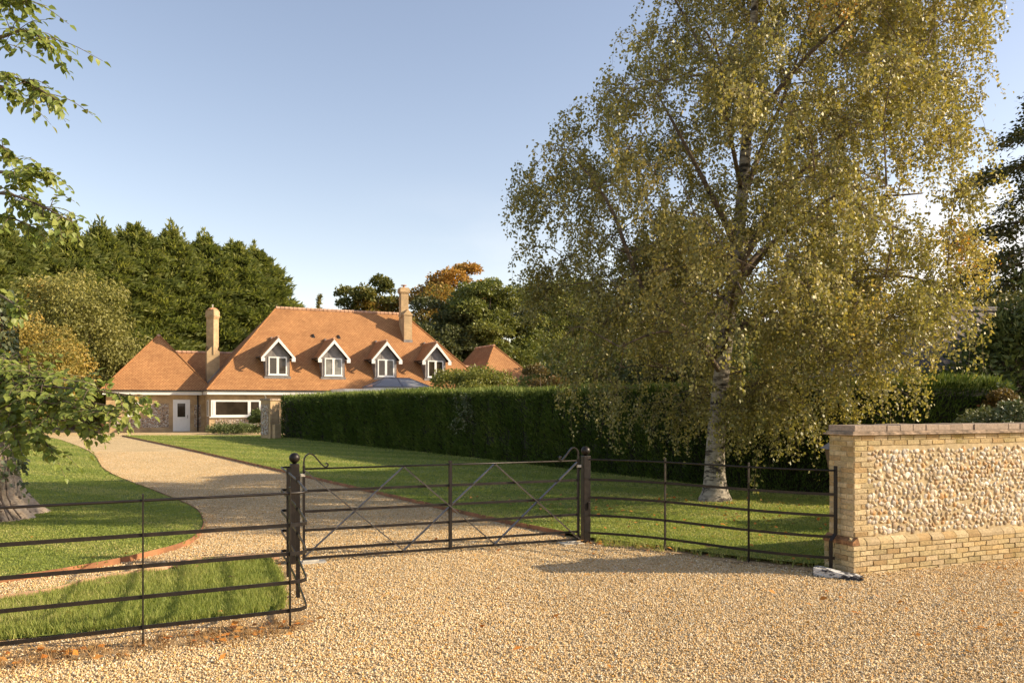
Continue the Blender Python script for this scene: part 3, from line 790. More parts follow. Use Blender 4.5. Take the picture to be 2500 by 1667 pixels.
# flint pebbles
def ico():
    import bmesh
    bm = bmesh.new(); bmesh.ops.create_icosphere(bm, subdivisions=2, radius=1)
    v = np.array([q.co[:] for q in bm.verts]); f = np.array([[q.index for q in t.verts] for t in bm.faces]); bm.free(); return v, f
IV, IF = ico()
Vs, Fs, Cs = [], [], []; cnt = 0
fpal = np.array([[.50, .41, .28], [.56, .49, .38], [.42, .31, .18], [.65, .59, .49], [.50, .28, .10], [.48, .36, .20], [.28, .20, .12], [.52, .44, .32]])
pts = []; gx = 0.067; row = 0; h = fz0 + 0.035
while h < fz1 - 0.02:
    s = PIN + 0.335 - 0.01 + (gx / 2 if row % 2 else 0) * rw.random()
    while s < WLEN - 0.05:
        pts.append((s + rw.normal() * 0.011, h + rw.normal() * 0.011)); s += gx * (0.72 + 0.6 * rw.random())
    row += 1; h += 0.056
for r in range(nrow):       # stones filling the toothed edge of the quoins
    ql = 0.30 if (r // 2) % 2 == 0 else 0.205
    if r in (3, 4, 5): ql = 0.18
    if ql < 0.3: 
        for k in range(2 if ql > .19 else 2): pts.append((PIN + ql + 0.03 + k * 0.058, fz0 + r * CH + 0.03 + rw.normal() * 0.008))
for (s, h) in pts:
    big = 1 + .45 * (rw.random() < .18); rx, rz, ry = big * 0.0365 * (0.72 + 0.6 * rw.random()), big * 0.0315 * (0.7 + 0.6 * rw.random()), 0.019 * (0.8 + 0.5 * rw.random())
    v = IV * (1 + 0.27 * vnoise(IV * 1.0, 2.0, int(rw.integers(1 << 30)))[:, None] + 0.04 * rw.normal(size=(len(IV), 1)))
    for q_ in range(6):
        pn = nrm(rw.normal(size=3) + np.array([0, .5, 0])); dd = v @ pn; v = v - np.maximum(0, dd - (.55 + .3 * rw.random()))[:, None] * pn
    a = rw.random() * PI; v = np.stack([v[:, 0] * math.cos(a) - v[:, 2] * math.sin(a), v[:, 1], v[:, 0] * math.sin(a) + v[:, 2] * math.cos(a)], 1)
    v = v * [rx, ry, rz]
    a = rw.normal() * 0.6; v = np.stack([v[:, 0] * math.cos(a) - v[:, 2] * math.sin(a), v[:, 1], v[:, 0] * math.sin(a) + v[:, 2] * math.cos(a)], 1)
    W0 = wp(s, -PIN - 0.004, h)
    Vs.append(W0 + v[:, :1] * wd + v[:, 1:2] * wn + v[:, 2:3] * UP); Fs.append(IF + cnt); cnt += len(IV)
    c = fpal[rw.choice(8, p=[.22, .18, .12, .10, .07, .15, .06, .10])] * (0.7 + 0.5 * rw.random()); Cs.append(np.repeat(c[None], len(IF), 0))
np_mesh('flint_panel', np.concatenate(Vs), np.concatenate(Fs), M['wflint'], wall, WC, np.concatenate(Cs), False)
# creasing and coping
cr = MB(); s = 0.0
cr.obox(wp(-0.005, -WT + 0.005, top_h + 0.002), wd * (WLEN + .005), wn * (WT - 0.01), (0, 0, 0.022)); cr.obox(wp(0.02, -WT + 0.03, top_h + 0.024), wd * (WLEN - .02), wn * (WT - 0.06), (0, 0, 0.020))
cr.build('tile_creasing', M['creasing'], wall, WC, bevel=0.006)
cp = MB(); s = PIN - 0.01; k = 0; hz = top_h + 0.046
while s < WLEN:
    L = 0.205; c = np.array((.31, .235, .175)) * (0.85 + 0.3 * rw.random())
    if k == 0: L = 0.10
    cp.obox(wp(s + .003, -WT + PIN - .01, hz), wd * (L - .006), wn * (WT - 2 * PIN + .02 + .004 * rw.normal()), (0, 0, 0.072 + .003 * rw.normal()), tuple(c)); s += L; k += 1
cp.build('coping', M['coping'], wall, WC, bevel=0.004)

# wall lantern behind the pier
lc = wp(0.10, -WT + 0.02, 0)
lan = empty('wall_lantern', lc, 'tapered metal wall lantern half hidden behind the end of the flint wall', 'lantern')
def frus(m, c, r0, r1, z0, z1):
    m.hexa([c + np.array([x * r0, y * r0, z0]) for x, y in ((-1, -1), (1, -1), (1, 1), (-1, 1))] + [c + np.array([x * r1, y * r1, z1]) for x, y in ((-1, -1), (1, -1), (1, 1), (-1, 1))])
LCc = np.array([4.06, 10.34, 0])
m = MB(); frus(m, LCc, .05, .085, 1.18, 1.43); m.build('body', M['copper'], lan, lc, bevel=0.003)
m = MB(); frus(m, LCc, .13, .02, 1.432, 1.53); m.build('hood', M['lead'], lan, lc)
m = MB(); m.bar(LCc + [0, 0, 1.38], lc + np.array([0, 0, 1.38]) + wd * 0.1, 0.02, 0.02); m.build('bracket', M['copper'], lan, lc)

# mottled slab leaning at the foot of the pier
sc_ = np.array([3.74, 9.42, 0.0]); sx = nrm(np.array([0.80, -0.60, 0])); sy = np.array([0.60, 0.80, 0])
m = MB(); prof = []
rsl = np.random.default_rng(4)
outl = [(-.27, -.05), (-.25, -.085), (-.1, -.08), (.1, -.085), (.24, -.08), (.29, -.03), (.28, .05), (.2, .08), (0, .085), (-.2, .085), (-.26, .06)]
lo = [sc_ + sx * a + sy * b + [0, 0, 0.0] for a, b in outl]; hi = [sc_ + sx * a * .97 + sy * b * .93 + np.array([0, 0, .075 - .10 * a + .06 * b + .006 * rsl.normal()]) for a, b in outl]
i0 = len(m.v); m._rings([lo, hi], (.5, .5, .5)); 
tag(m.build('stone_slab', M['slab'], None, sc_, bevel=0.008), 'black and white mottled slab lying at the foot of the flint wall', 'slab')

# ------------------------------------------------------------------ the house
TH = R(26)
HU = np.array([math.cos(TH), math.sin(TH), 0]); HV = np.array([-math.sin(TH), math.cos(TH), 0]); HO = np.array([-20.86, 56.0, 0])
Hp = lambda a, b, c: HO + HU * a + HV * b + np.array([0, 0, c])
house = empty('house', HO, 'yellow brick and flint house with steep orange tiled roofs and four gabled dormers', 'house')
def hb(mb, a0, a1, b0, b1, c0, c1):
    mb.obox(Hp(a0, b0, c0), HU * (a1 - a0), HV * (b1 - b0), (0, 0, c1 - c0))
def hpart(name, mat, boxes, parent=house, bevel=0.0):
    m = MB()
    for b in boxes: hb(m, *b)
    return m.build(name, mat, parent, HO, bevel=bevel)
CE = 2.935
hpart('wall', M['brick'], [(0.2, 21.4, 0.4, 11.3, -0.1, 2.93)])
hpart('wall', M['brick'], [(-6.2, 0.8, 3.49, 9.7, -0.1, 2.93)])
hpart('plinth', M['brick'], [(0.16, 4.4, 0.36, 0.4, -0.1, 0.30), (-6.24, 0.16, 3.45, 3.49, -0.1, 0.30)])
# flint panels
hpart('flint_panel', M['flint'], [(0.62, 3.9, 0.375, 0.4, 0.32, 0.92)])
hpart('flint_panel', M['flint'], [(-3.55, -2.2, 3.465, 3.49, 0.32, 1.98)])
hpart('flint_panel', M['flint'], [(-5.75, -3.55, 3.465, 3.49, 0.32, 0.98)])
hpart('flint_panel', M['flint'], [(-0.52, -0.06, 3.465, 3.49, 0.32, 1.9)])
hpart('flint_panel', M['flint'], [(0.175, 0.2, 0.8, 2.0, 0.32, 1.0)])
# fascia, gutters, downpipes
hpart('fascia', M['white'], [(0.02, 21.6, 0.0, 0.40, 2.62, 2.86), (0.02, 0.199, 0.4, 3.3, 2.62, 2.86)])
hpart('fascia', M['white'], [(-6.42, -0.02, 3.10, 3.49, 2.62, 2.86)])
hpart('gutter', M['black'], [(-0.08, 21.7, -0.09, 0.02, 2.86, 2.95)])
hpart('gutter', M['black'], [(-6.58, -0.09, 3.00, 3.12, 2.86, 2.95), (-0.09, 0.02, -0.09, 3.12, 2.862, 2.948)])
m = MB(); m.tube([Hp(-0.28, 3.40, 2.86), Hp(-0.28, 3.40, 0.02)], 0.05, 8); m.build('downpipe', M['black'], house, HO, True)
m = MB(); m.tube([Hp(3.75, 0.0, 2.88), Hp(3.78, 0.15, 2.72), Hp(3.95, 0.32, 2.5), Hp(4.0, 0.33, 0.02)], 0.05, 8); m.build('downpipe', M['white'], house, HO, True)
# door
door = hpart('door', M['white'], [(-1.93, -0.80, 3.44, 3.49, 0.02, 2.28), (-1.84, -0.89, 3.42, 3.44, 0.06, 2.20)], bevel=0.004)
hpart('door_glass', M['glass'], [(-1.64, -1.12, 3.41, 3.418, 1.05, 2.02)], door)
hpart('door_glass_frame', M['white'], [(-1.69, -1.64, 3.40, 3.42, 1.0, 2.07), (-1.12, -1.07, 3.40, 3.42, 1.0, 2.07), (-1.64, -1.12, 3.40, 3.42, 2.02, 2.07), (-1.64, -1.12, 3.40, 3.42, 1.0, 1.05)], door)
m = MB(); m.tube([Hp(-0.97, 3.36, 1.18), Hp(-0.97, 3.36, 0.95)], 0.02, 6); m.build('handle', M['lead'], door, HO)
hpart('doorbell', M['lead'], [(-0.68, -0.63, 3.46, 3.49, 1.35, 1.48)])
# windows
def frame_boxes(a0, a1, c0, c1, b, th=0.07, mull=(), dep=0.06):
    bx = [(a0, a1, b, b + dep, c1 - th, c1), (a0, a1, b, b + dep, c0, c0 + th), (a0, a0 + th, b, b + dep, c0 + th, c1 - th), (a1 - th, a1, b, b + dep, c0 + th, c1 - th)]
    for (x, tw) in mull: bx.append((x - tw / 2, x + tw / 2, b, b + dep, c0 + th, c1 - th))
    return bx
wn1 = hpart('window', M['white'], frame_boxes(-4.85, -4.12, 1.08, 2.10, 3.42, 0.08))
hpart('pane', M['glass'], [(-4.77, -4.2, 3.45, 3.47, 1.16, 2.02)], wn1)
bay = hpart('window', M['white'], frame_boxes(0.30, 3.62, 1.10, 2.25, 0.33, 0.12, ((2.84, 0.20), (0.50, 0.22)), 0.08) + [(0.2, 3.7, 0.28, 0.42, 1.03, 1.10)])
hpart('pane', M['glass'], [(0.61, 2.74, 0.37, 0.39, 1.22, 2.13)], bay)
hpart('pane', M['glass'], [(2.94, 3.5, 0.37, 0.39, 1.22, 2.13)], bay)
bs = hpart('window', M['white'], [(0.14, 0.2, 0.62, 1.5, 1.10, 1.18), (0.14, 0.2, 0.62, 1.5, 2.17, 2.25), (0.14, 0.2, 0.62, 0.70, 1.18, 2.17), (0.14, 0.2, 1.42, 1.5, 1.18, 2.17)])
hpart('pane', M['glass'], [(0.16, 0.19, 0.70, 1.42, 1.18, 2.17)], bs)
hpart('lintel', M['brick'], [(0.26, 3.9, 0.385, 0.4, 2.27, 2.5)])
# roofs
def hip_tiles(name, A, B, parent, step=0.33, r=0.10, mat='tile'):
    A, B = np.array(A, float), np.array(B, float); L = np.linalg.norm(B - A); n = max(2, int(L / step)); d = (B - A) / n
    m = MB()
    for i in range(n): m.tube([A + d * i - d * .02, A + d * (i + 1.06)], [r * 1.12, r * 0.88], 8)
    return m.build(name, M[mat], parent, HO)
def hip_roof(a0, a1, b0, b1, c0, ra0, ra1, rb, rc, name='roof'):
    m = MB()
    e = [Hp(a0, b0, c0), Hp(a1, b0, c0), Hp(a1, b1, c0), Hp(a0, b1, c0)]; r0, r1 = Hp(ra0, rb, rc), Hp(ra1, rb, rc)
    if abs(ra1 - ra0) < 1e-3:
        for i in range(4): m.face([e[i], e[(i + 1) % 4], r0])
    else:
        m.face([e[0], e[1], r1, r0]); m.face([e[1], e[2], r1]); m.face([e[2], e[3], r0, r1]); m.face([e[3], e[0], r0])
    m.face(e[::-1])
    o = m.build(name, M['tile'], house, HO)
    return o, e, r0, r1
roof, e, r0, r1 = hip_roof(-0.02, 21.7, -0.02, 11.72, CE, 5.64, 16.05, 5.85, 9.432)
hip_tiles('ridge_tiles', r0, r1, roof, 0.33, 0.13, 'ridge')
hip_tiles('hip_tiles', e[0], r0, roof, 0.125, 0.06); hip_tiles('hip_tiles', e[1], r1, roof, 0.125, 0.06)
wr, e, r0, r1 = hip_roof(-6.55, 0.75, 3.05, 10.1, CE, -2.72, -2.72, 6.55, 7.10)
hip_tiles('hip_tiles', e[0], r0, wr, 0.125, 0.06); hip_tiles('hip_tiles', e[1], r0, wr, 0.125, 0.06)
m = MB(); m.lathe(r0 - np.array([0, 0, 0.14]), [(0.2, 0), (0.14, 0.12), (0.02, 0.19)], 8); m.build('ridge_cap', M['ridge'], wr, HO)
m = MB(); A, B, C_, D_ = Hp(-2.7, 4.9, CE), Hp(5.0, 4.9, CE), Hp(5.0, 7.6, 5.92), Hp(-2.7, 7.6, 5.92); m.face([A, B, C_, D_]); m.face([D_, C_, Hp(5, 10.3, CE), Hp(-2.7, 10.3, CE)])
lr = m.build('roof', M['tile'], house, HO); hip_tiles('ridge_tiles', D_, C_, lr, 0.33, 0.11, 'ridge')
# right hand wing
hpart('wall', M['brick'], [(20.4, 26.6, 0.4, 9.0, -0.1, 2.95)])
m = MB(); E_ = [Hp(20.1, 0.0, 2.95), Hp(27.0, 0.0, 2.95), Hp(27.0, 9.5, 2.95), Hp(20.1, 9.5, 2.95)]; q0, q1 = Hp(23.55, 4.2, 6.95), Hp(23.55, 8.2, 6.95)
m.face([E_[0], E_[1], q0]); m.face([E_[1], E_[2], q1, q0]); m.face([E_[2], E_[3], q1]); m.face([E_[3], E_[0], q0, q1])
rr = m.build('roof', M['tile'], house, HO); hip_tiles('ridge_tiles', q0, q1, rr, 0.33, 0.11, 'ridge'); hip_tiles('hip_tiles', E_[0], q0, rr, .125, .06); hip_tiles('hip_tiles', E_[1], q0, rr, .125, .06)
m = MB(); m.face([Hp(19.0, 2.4, 3.4), Hp(22.8, 2.4, 3.4), Hp(22.8, 4.0, 5.1), Hp(19.0, 4.0, 5.1)]); m.face([Hp(19.0, 4.0, 5.1), Hp(22.8, 4.0, 5.1), Hp(22.8, 6, 3.4), Hp(19, 6, 3.4)])
l2 = m.build('roof', M['tile'], house, HO); hip_tiles('ridge_tiles', Hp(19.0, 4.0, 5.1), Hp(22.8, 4.0, 5.1), l2, .33, .10, 'ridge')
# chimneys
T48 = math.tan(R(48))
def chimney_right():
    a0, a1, b0, b1 = 15.31, 15.99, 3.62, 4.95
    m = MB(); hb(m, a0, a1, b0, b1, 5.5, 9.22)
    # gabled shoulder on the front
    p = [Hp(a0, b0, 9.22), Hp(a1, b0, 9.22), Hp(a1, b1, 9.22), Hp(a0, b1, 9.22)]; am = (a0 + a1) / 2
    m.face([p[0], p[1], Hp(am, b0, 9.62)]); m.face([p[1], p[2], Hp(am, b1, 9.62), Hp(am, b0, 9.62)]); m.face([p[3], p[0], Hp(am, b0, 9.62), Hp(am, b1, 9.62)])
    hb(m, a0 - .05, a1 + .05, b0 - .05, b1 + .05, 9.12, 9.22)
    hb(m, 15.2, 15.82, b0 + .42, b1 - .35, 9.0, 10.95)
    o = m.build('chimney', M['brick'], house, HO)
    m = MB()
    for k, (g_, c0, c1) in enumerate(((.03, 10.90, 10.96), (.07, 10.96, 11.03), (.11, 11.03, 11.10), (.10, 11.10, 11.32), (.04, 11.32, 11.40))): hb(m, 15.2 - g_, 15.82 + g_, b0 + .42 - g_, b1 - .35 + g_, c0, c1)
    m.build('chimney_head', M['brick'], o, HO)
    m = MB(); c = Hp(15.51, b0 + .7, 11.40); m.tube([c, c + [0, 0, .2]], .08, 8); m.tube([c + [0, 0, .18], c + [0, 0, .23]], .24, 10); m.build('cowl', M['terracotta'], o, HO)
    hpart('flashing', M['lead'], [(a0 - .03, a1 + .03, b0 - .03, b0, 6.86, 7.14)], o)
chimney_right()
def chimney_left():
    m = MB(); hb(m, 0.40, 1.28, 4.1, 5.0, 2.9, 5.80)
    sh = [(0.40, 4.1), (1.28, 4.1), (1.28, 5.0), (0.40, 5.0)]
    cA, cB = 0.84, 4.55; r = 0.60
    dia = [(cA, cB - r * .98), (cA + r * .80, cB), (cA, cB + r * .98), (cA - r * .80, cB)]
    # square shoulder turning into the diagonal shaft, with a small gablet on each face
    for i in range(4):
        p, q = sh[i], sh[(i + 1) % 4]; mx = ((p[0] + q[0]) / 2, (p[1] + q[1]) / 2)
        m.face([Hp(*p, 5.80), Hp(*q, 5.80), Hp(mx[0], mx[1], 6.3)])
    m.face([Hp(*q, 5.80) for q in sh])
    sc = 0.52
    dv = [(cA + .02, cB - sc), (cA + sc * .82, cB - .05), (cA - .02, cB + sc), (cA - sc * .82, cB + .05)]
    base = [Hp(x, y, 5.6) for x, y in dv]; top = [Hp(x, y, 8.28) for x, y in dv]; m.hexa(base + top)
    o = m.build('chimney', M['brick'], house, HO)
    m = MB()
    for s, c0, c1 in ((1.06, 8.23, 8.31), (1.16, 8.31, 8.40), (1.26, 8.40, 8.49), (1.20, 8.49, 8.80), (1.02, 8.80, 8.90)):
        pts = []
        for x, y in dv: pts.append((cA + (x - cA) * s, cB + (y - cB) * s))
        oc = []
        for i in range(4):
            p, q = np.array(pts[i]), np.array(pts[(i + 1) % 4]); oc += [p + (q - p) * .04, p + (q - p) * .96]
        m._rings([[Hp(x, y, c0) for x, y in oc], [Hp(x, y, c1) for x, y in oc]], (.5, .5, .5))
    m.build('chimney_head', M['brick'], o, HO)
    m = MB(); c = Hp(cA, cB, 8.88); m.lathe(c, [(.40, 0), (.34, .10), (.2, .17), (.02, .2)], 12); m.build('chimney_top', M['terracotta'], o, HO)
    m = MB(); m.tube([c + [0, 0, .15], c + [0, 0, .42]], .05, 8); m.build('flue_pipe', M['steel'], o, HO)
    m = MB(); m.face([Hp(.4, 4.08, 3.3), Hp(1.28, 4.08, 4.38), Hp(1.28, 4.08, 4.62), Hp(.4, 4.08, 3.55)]); m.face([Hp(.4, 4.08, 3.3), Hp(1.28, 4.08, 4.38), Hp(1.28, 3.96, 4.42), Hp(.4, 3.96, 3.34)]); m.build('flashing', M['lead'], o, HO)
chimney_left()
hpart('roof_vent', M['lead'], [(-0.05, 0.20, 4.86, 5.1, 3.2, 3.42)])
# dormers
def dormer(ac, kind):
    b = 0.80; c0, cw, cp_ = 3.80, 5.42, 6.80; hw = 0.85; ov = 1.20
    bk = lambda c: (c - CE) / T48 + 0.0
    m = MB()      # lead clad body: front, cheeks
    L, Rr = ac - hw, ac + hw
    m.face([Hp(L, b, c0), Hp(Rr, b, c0), Hp(Rr, b, cw), Hp(ac, b, cw + hw * 1.19), Hp(L, b, cw)])
    m.face([Hp(L, b, c0), Hp(L, b, cw), Hp(L, bk(cw) + .1, cw), Hp(L, bk(c0), c0)]); m.face([Hp(Rr, b, c0), Hp(Rr, bk(c0), c0), Hp(Rr, bk(cw) + .1, cw), Hp(Rr, b, cw)])
    for x in (ac - .30, ac + .30): hb(m, x - .012, x + .012, b - .02, b, 5.38, cw + (hw - .30) * 1.19 - .1)
    hb(m, L - .08, Rr + .08, b - .05, b, c0 - .06, c0 + .16)
    d = m.build('dormer', M['lead'], house, HO)
    # tiled roof with thickness
    bf = b - 0.30; ce = cp_ - ov * 1.19; bb = bk(cp_) + 0.05
    m = MB()
    for sg in (-1, 1):
        x = ac + sg * (ov + 0.03)
        top = [Hp(ac, bf, cp_), Hp(x, bf, ce - .03), Hp(x, bk(ce) + .05, ce - .03), Hp(ac, bb, cp_)]
        bot = [p - np.array([0, 0, .07]) for p in top]
        m.hexa(bot + top)
    rf_ = m.build('dormer_roof', M['tile'], d, HO)
    hip_tiles('dormer_ridge', Hp(ac, bf, cp_), Hp(ac, bb, cp_), d, .30, .07, 'ridge')
    # white bargeboards with feet
    m = MB()
    for sg in (-1, 1):
        P_, Q_ = Hp(ac, bf - .0, cp_ - .09), Hp(ac + sg * ov, bf - .0, ce - .09)
        dn = np.array([0, 0, -.21])
        f = [P_, Q_, Q_ + dn, P_ + dn * 1.35]; k = HV * -0.05
        m.hexa([q for q in f] + [q + k for q in f])
        ft = [Hp(ac + sg * (ov - .27), bf - .002, ce - .10), Hp(ac + sg * ov, bf - .002, ce - .10), Hp(ac + sg * ov, bf - .002, ce - .36), Hp(ac + sg * (ov - .27), bf - .002, ce - .36)]
        m.hexa(ft + [q + HV * -0.055 for q in ft])
    m.build('bargeboard', M['white'], d, HO)
    m = MB()
    for sg in (-1, 1):
        m.face([Hp(ac + sg * hw, bf, ce - .13), Hp(ac + sg * ov, bf, ce - .13), Hp(ac + sg * ov, bk(ce), ce - .13), Hp(ac + sg * hw, bk(ce), ce - .13)])
    m.build('soffit', M['white'], d, HO)
    for sg in (-1, 1):
        m = MB()
        m.tube([Hp(ac + sg * (ov + .07), bf, ce - .04), Hp(ac + sg * (ov + .07), bk(ce) + .0, ce - .04)], .055, 6)
        m.tube([Hp(ac + sg * (ov + .02), bk(ce) - .45, ce - .08), Hp(ac + sg * (hw + .06), bk(ce) - .5, ce - .32)], .04, 6)
        m.build('gutter', M['black'], d, HO)
    wf = hpart('window_frame', M['white'], frame_boxes(ac - .65, ac + .65, 4.05, 5.36, b - .05, .09, ((ac, .17),), .05) + [(ac - .70, ac + .70, b - .09, b - .05, 4.0, 4.07)], d)
    for x0, x1 in ((ac - .56, ac - .085), (ac + .085, ac + .56)):
        hpart('pane', M['blind' if kind else 'glass'], [(x0, x1, b - .025, b - .012, 4.14, 5.27)], d)
    hpart('ridge_finial', M['lead'], [(ac - .06, ac + .06, bb - .25, bb + .05, cp_ - .0, cp_ + .17)], d)
for i in range(4): dormer(4.87 + 4.02 * i, i == 1)
for av in (8.07, 10.05):
    m = MB(); bb_ = 3.8; cc_ = CE + 3.8 * T48
    m.face([Hp(av - .13, bb_ - .12, cc_ - .12), Hp(av + .13, bb_ - .12, cc_ - .12), Hp(av, bb_ - .12, cc_ + .18)]); m.face([Hp(av + .13, bb_ - .12, cc_ - .12), Hp(av + .1, bb_ + .2, cc_ + .2), Hp(av, bb_ - .12, cc_ + .18)]); m.face([Hp(av, bb_ - .12, cc_ + .18), Hp(av - .1, bb_ + .2, cc_ + .2), Hp(av - .13, bb_ - .12, cc_ - .12)])
    m.build('roof_vent', M['black'], house, HO)
# flat roofed extension with a glazed lantern
hpart('extension', M['cream'], [(8.6, 16.6, -3.9, 0.395, -0.1, 2.72)])
hpart('parapet', M['white'], [(8.5, 16.7, -4.0, 0.0, 2.72, 3.02)])
A0, A1, B0, B1 = 10.7, 15.0, -3.45, -0.9
LZ0, LZ1 = 3.22, 3.86
hpart('lantern_kerb', M['cream'], [(A0, A1, B0, B1, 3.02, 3.14)])
m = MB(); ra, rb_, rm = A0 + 1.25, A1 - 1.25, (B0 + B1) / 2
cor = [Hp(A0, B0, LZ0), Hp(A1, B0, LZ0), Hp(A1, B1, LZ0), Hp(A0, B1, LZ0)]; t0, t1 = Hp(ra, rm, LZ1), Hp(rb_, rm, LZ1)
hb(m, A0 - .08, A1 + .08, B0 - .08, B1 + .08, 3.14, 3.225)
for p, q in ((cor[0], t0), (cor[3], t0), (cor[1], t1), (cor[2], t1), (t0, t1), ((cor[0] + cor[1]) / 2, (t0 + t1) / 2), ((cor[2] + cor[3]) / 2, (t0 + t1) / 2)): m.bar(p, q, .09, .05)
ln = m.build('roof_lantern', M['grey'], house, HO)
m = MB(); mid0, mid1, mt = (cor[0] + cor[1]) / 2, (cor[2] + cor[3]) / 2, (t0 + t1) / 2
m.face([cor[0], mid0, mt, t0]); m.face([mid0, cor[1], t1, mt]); m.face([cor[1], cor[2], t1]); m.face([cor[2], mid1, mt, t1]); m.face([mid1, cor[3], t0, mt]); m.face([cor[3], cor[0], t0])
m.build('glazing', M['skyglass'], ln, HO)

# flint gate pier by the hedge
pc = np.array([-13.55, 45.9, 0]); pier = empty('flint_pier', pc, 'flint and brick gate pier standing between the house and the end of the hedge', 'pier')
pu = nrm(np.array([0.80, -0.60, 0])); pv = np.array([0.60, 0.80, 0])
m = MB(); m.obox(pc - pu * .42 - pv * .3 - [0, 0, .1], pu * .84, pv * .6, (0, 0, 2.26)); m.build('brickwork', M['brick'], pier, pc)
m = MB(); m.obox(pc - pu * .40 - pv * .33 + [0, 0, .25], pu * .66, pv * .03, (0, 0, 1.72)); m.obox(pc - pu * .45 - pv * .22 + [0, 0, .25], pu * .03, pv * .44, (0, 0, 1.72)); m.build('flint_panel', M['flint'], pier, pc)
m = MB(); m.obox(pc - pu * .47 - pv * .35 + [0, 0, 2.16], pu * .94, pv * .7, (0, 0, .12)); m.build('cap_stone', M['creasing'], pier, pc, bevel=.01)
m = MB(); m.obox(pc + pu * .46 - pv * .20 - [0, 0, .1], pu * .25, pv * .4, (0, 0, .95)); m.build('side_wall', M['brick'], pier, pc)

# terracotta bowl
bc = np.array([-29.0, 59.2, 0]); m = MB(); m.lathe(bc, [(.18, 0), (.30, .06), (.58, .38), (.66, .52), (.66, .60), (.58, .60), (.5, .5), (.02, .46)], 20)
tag(m.build('plant_bowl', M['terracotta'], None, bc, True), 'wide terracotta bowl on the gravel at the left corner of the house', 'pot')

# post and rail fence far left
ft = empty('rail_fence', (-44, 69, 0), 'low weathered timber rail fence beyond the drive at far left', 'fence'); o3 = (-44, 69, 0)
for x in np.arange(-50, -33, 2.0):
    m = MB(); m.obox((x, 69, -.1), (.12, 0, 0), (0, .1, 0), (0, 0, 1.15)); m.build('post', M['timber'], ft, o3)
for h in (.35, .66, .95):
    m = MB(); m.obox((-50, 68.96, h), (16, 0, 0), (0, .035, 0), (0, 0, .13)); m.build('rail', M['timber'], ft, o3)

# barn at the right
bo = np.array([10.5, 22.0, 0]); barn = empty('barn', bo, 'low barn with a grey corrugated roof behind the birch at the right', 'barn')
m = MB(); m.obox((11.0, 22.4, -.1), (16, 0, 0), (0, 7.4, 0), (0, 0, 2.9)); m.build('wall', M['brick'], barn, bo)
m = MB(); e = [np.array(p, float) for p in ((10.5, 22, 2.85), (28, 22, 2.85), (28, 30.2, 2.85), (10.5, 30.2, 2.85))]; r0, r1 = np.array((13.9, 26.1, 4.95)), np.array((28, 26.1, 4.95))
m.face([e[0], e[1], r1, r0]); m.face([e[2], e[3], r0, r1]); m.face([e[3], e[0], r0]); rb2 = m.build('roof', M['corr'], barn, bo)
m = MB(); m.tube([r0, r1], .13, 8); m.build('ridge', M['lead'], barn, bo)

# ------------------------------------------------------------------ hedge
hp = smooth_line([(-13.3, 47.4), (-7.4, 38.4), (-1.5, 29.4), (3.5, 21.3), (5.4, 18.6), (7.0, 17.3), (9.7, 16.2)], 10)
hl = np.concatenate([[0], np.cumsum(np.linalg.norm(np.diff(hp, axis=0), axis=1))]); HT = hl[-1]
def hedge_at(s):
    p = np.stack([np.interp(s, hl, hp[:, 0]), np.interp(s, hl, hp[:, 1])], 1)
    q = np.stack([np.interp(np.minimum(s + .3, HT), hl, hp[:, 0]), np.interp(np.minimum(s + .3, HT), hl, hp[:, 1])], 1)
    q0 = np.stack([np.interp(np.maximum(s - .3, 0), hl, hp[:, 0]), np.interp(np.maximum(s - .3, 0), hl, hp[:, 1])], 1)
    d = nrm(q - q0); return p, d, np.stack([-d[:, 1], d[:, 0]], 1)       # back direction = left of travel
HTH, HH = 1.7, 2.40
hc = hp[len(hp) // 2]; hedge = empty('clipped_hedge', (hc[0], hc[1], 0), 'long tall clipped dark green hedge running from the house to behind the birch', 'hedge')
ho = (hc[0], hc[1], 0)
ss = np.linspace(0, HT, 60); P, d, bk_ = hedge_at(ss); m = MB(); rings = []
for i in range(60):
    f = P[i] + bk_[i] * .16; b2 = P[i] + bk_[i] * (HTH - .16)
    rings.append([np.array([*f, -.05]), np.array([*f, HH - .25]), np.array([*(f + bk_[i] * .2), HH - .13]), np.array([*(b2 - bk_[i] * .2), HH - .13]), np.array([*b2, HH - .25]), np.array([*b2, -.05])])
m._rings(rings, (.5, .5, .5)); m.build('dark_core', M['darkcore'], hedge, ho)  # solid filler behind the sprays, coloured dark as the hedge's shaded inside
rh = np.random.default_rng(41)
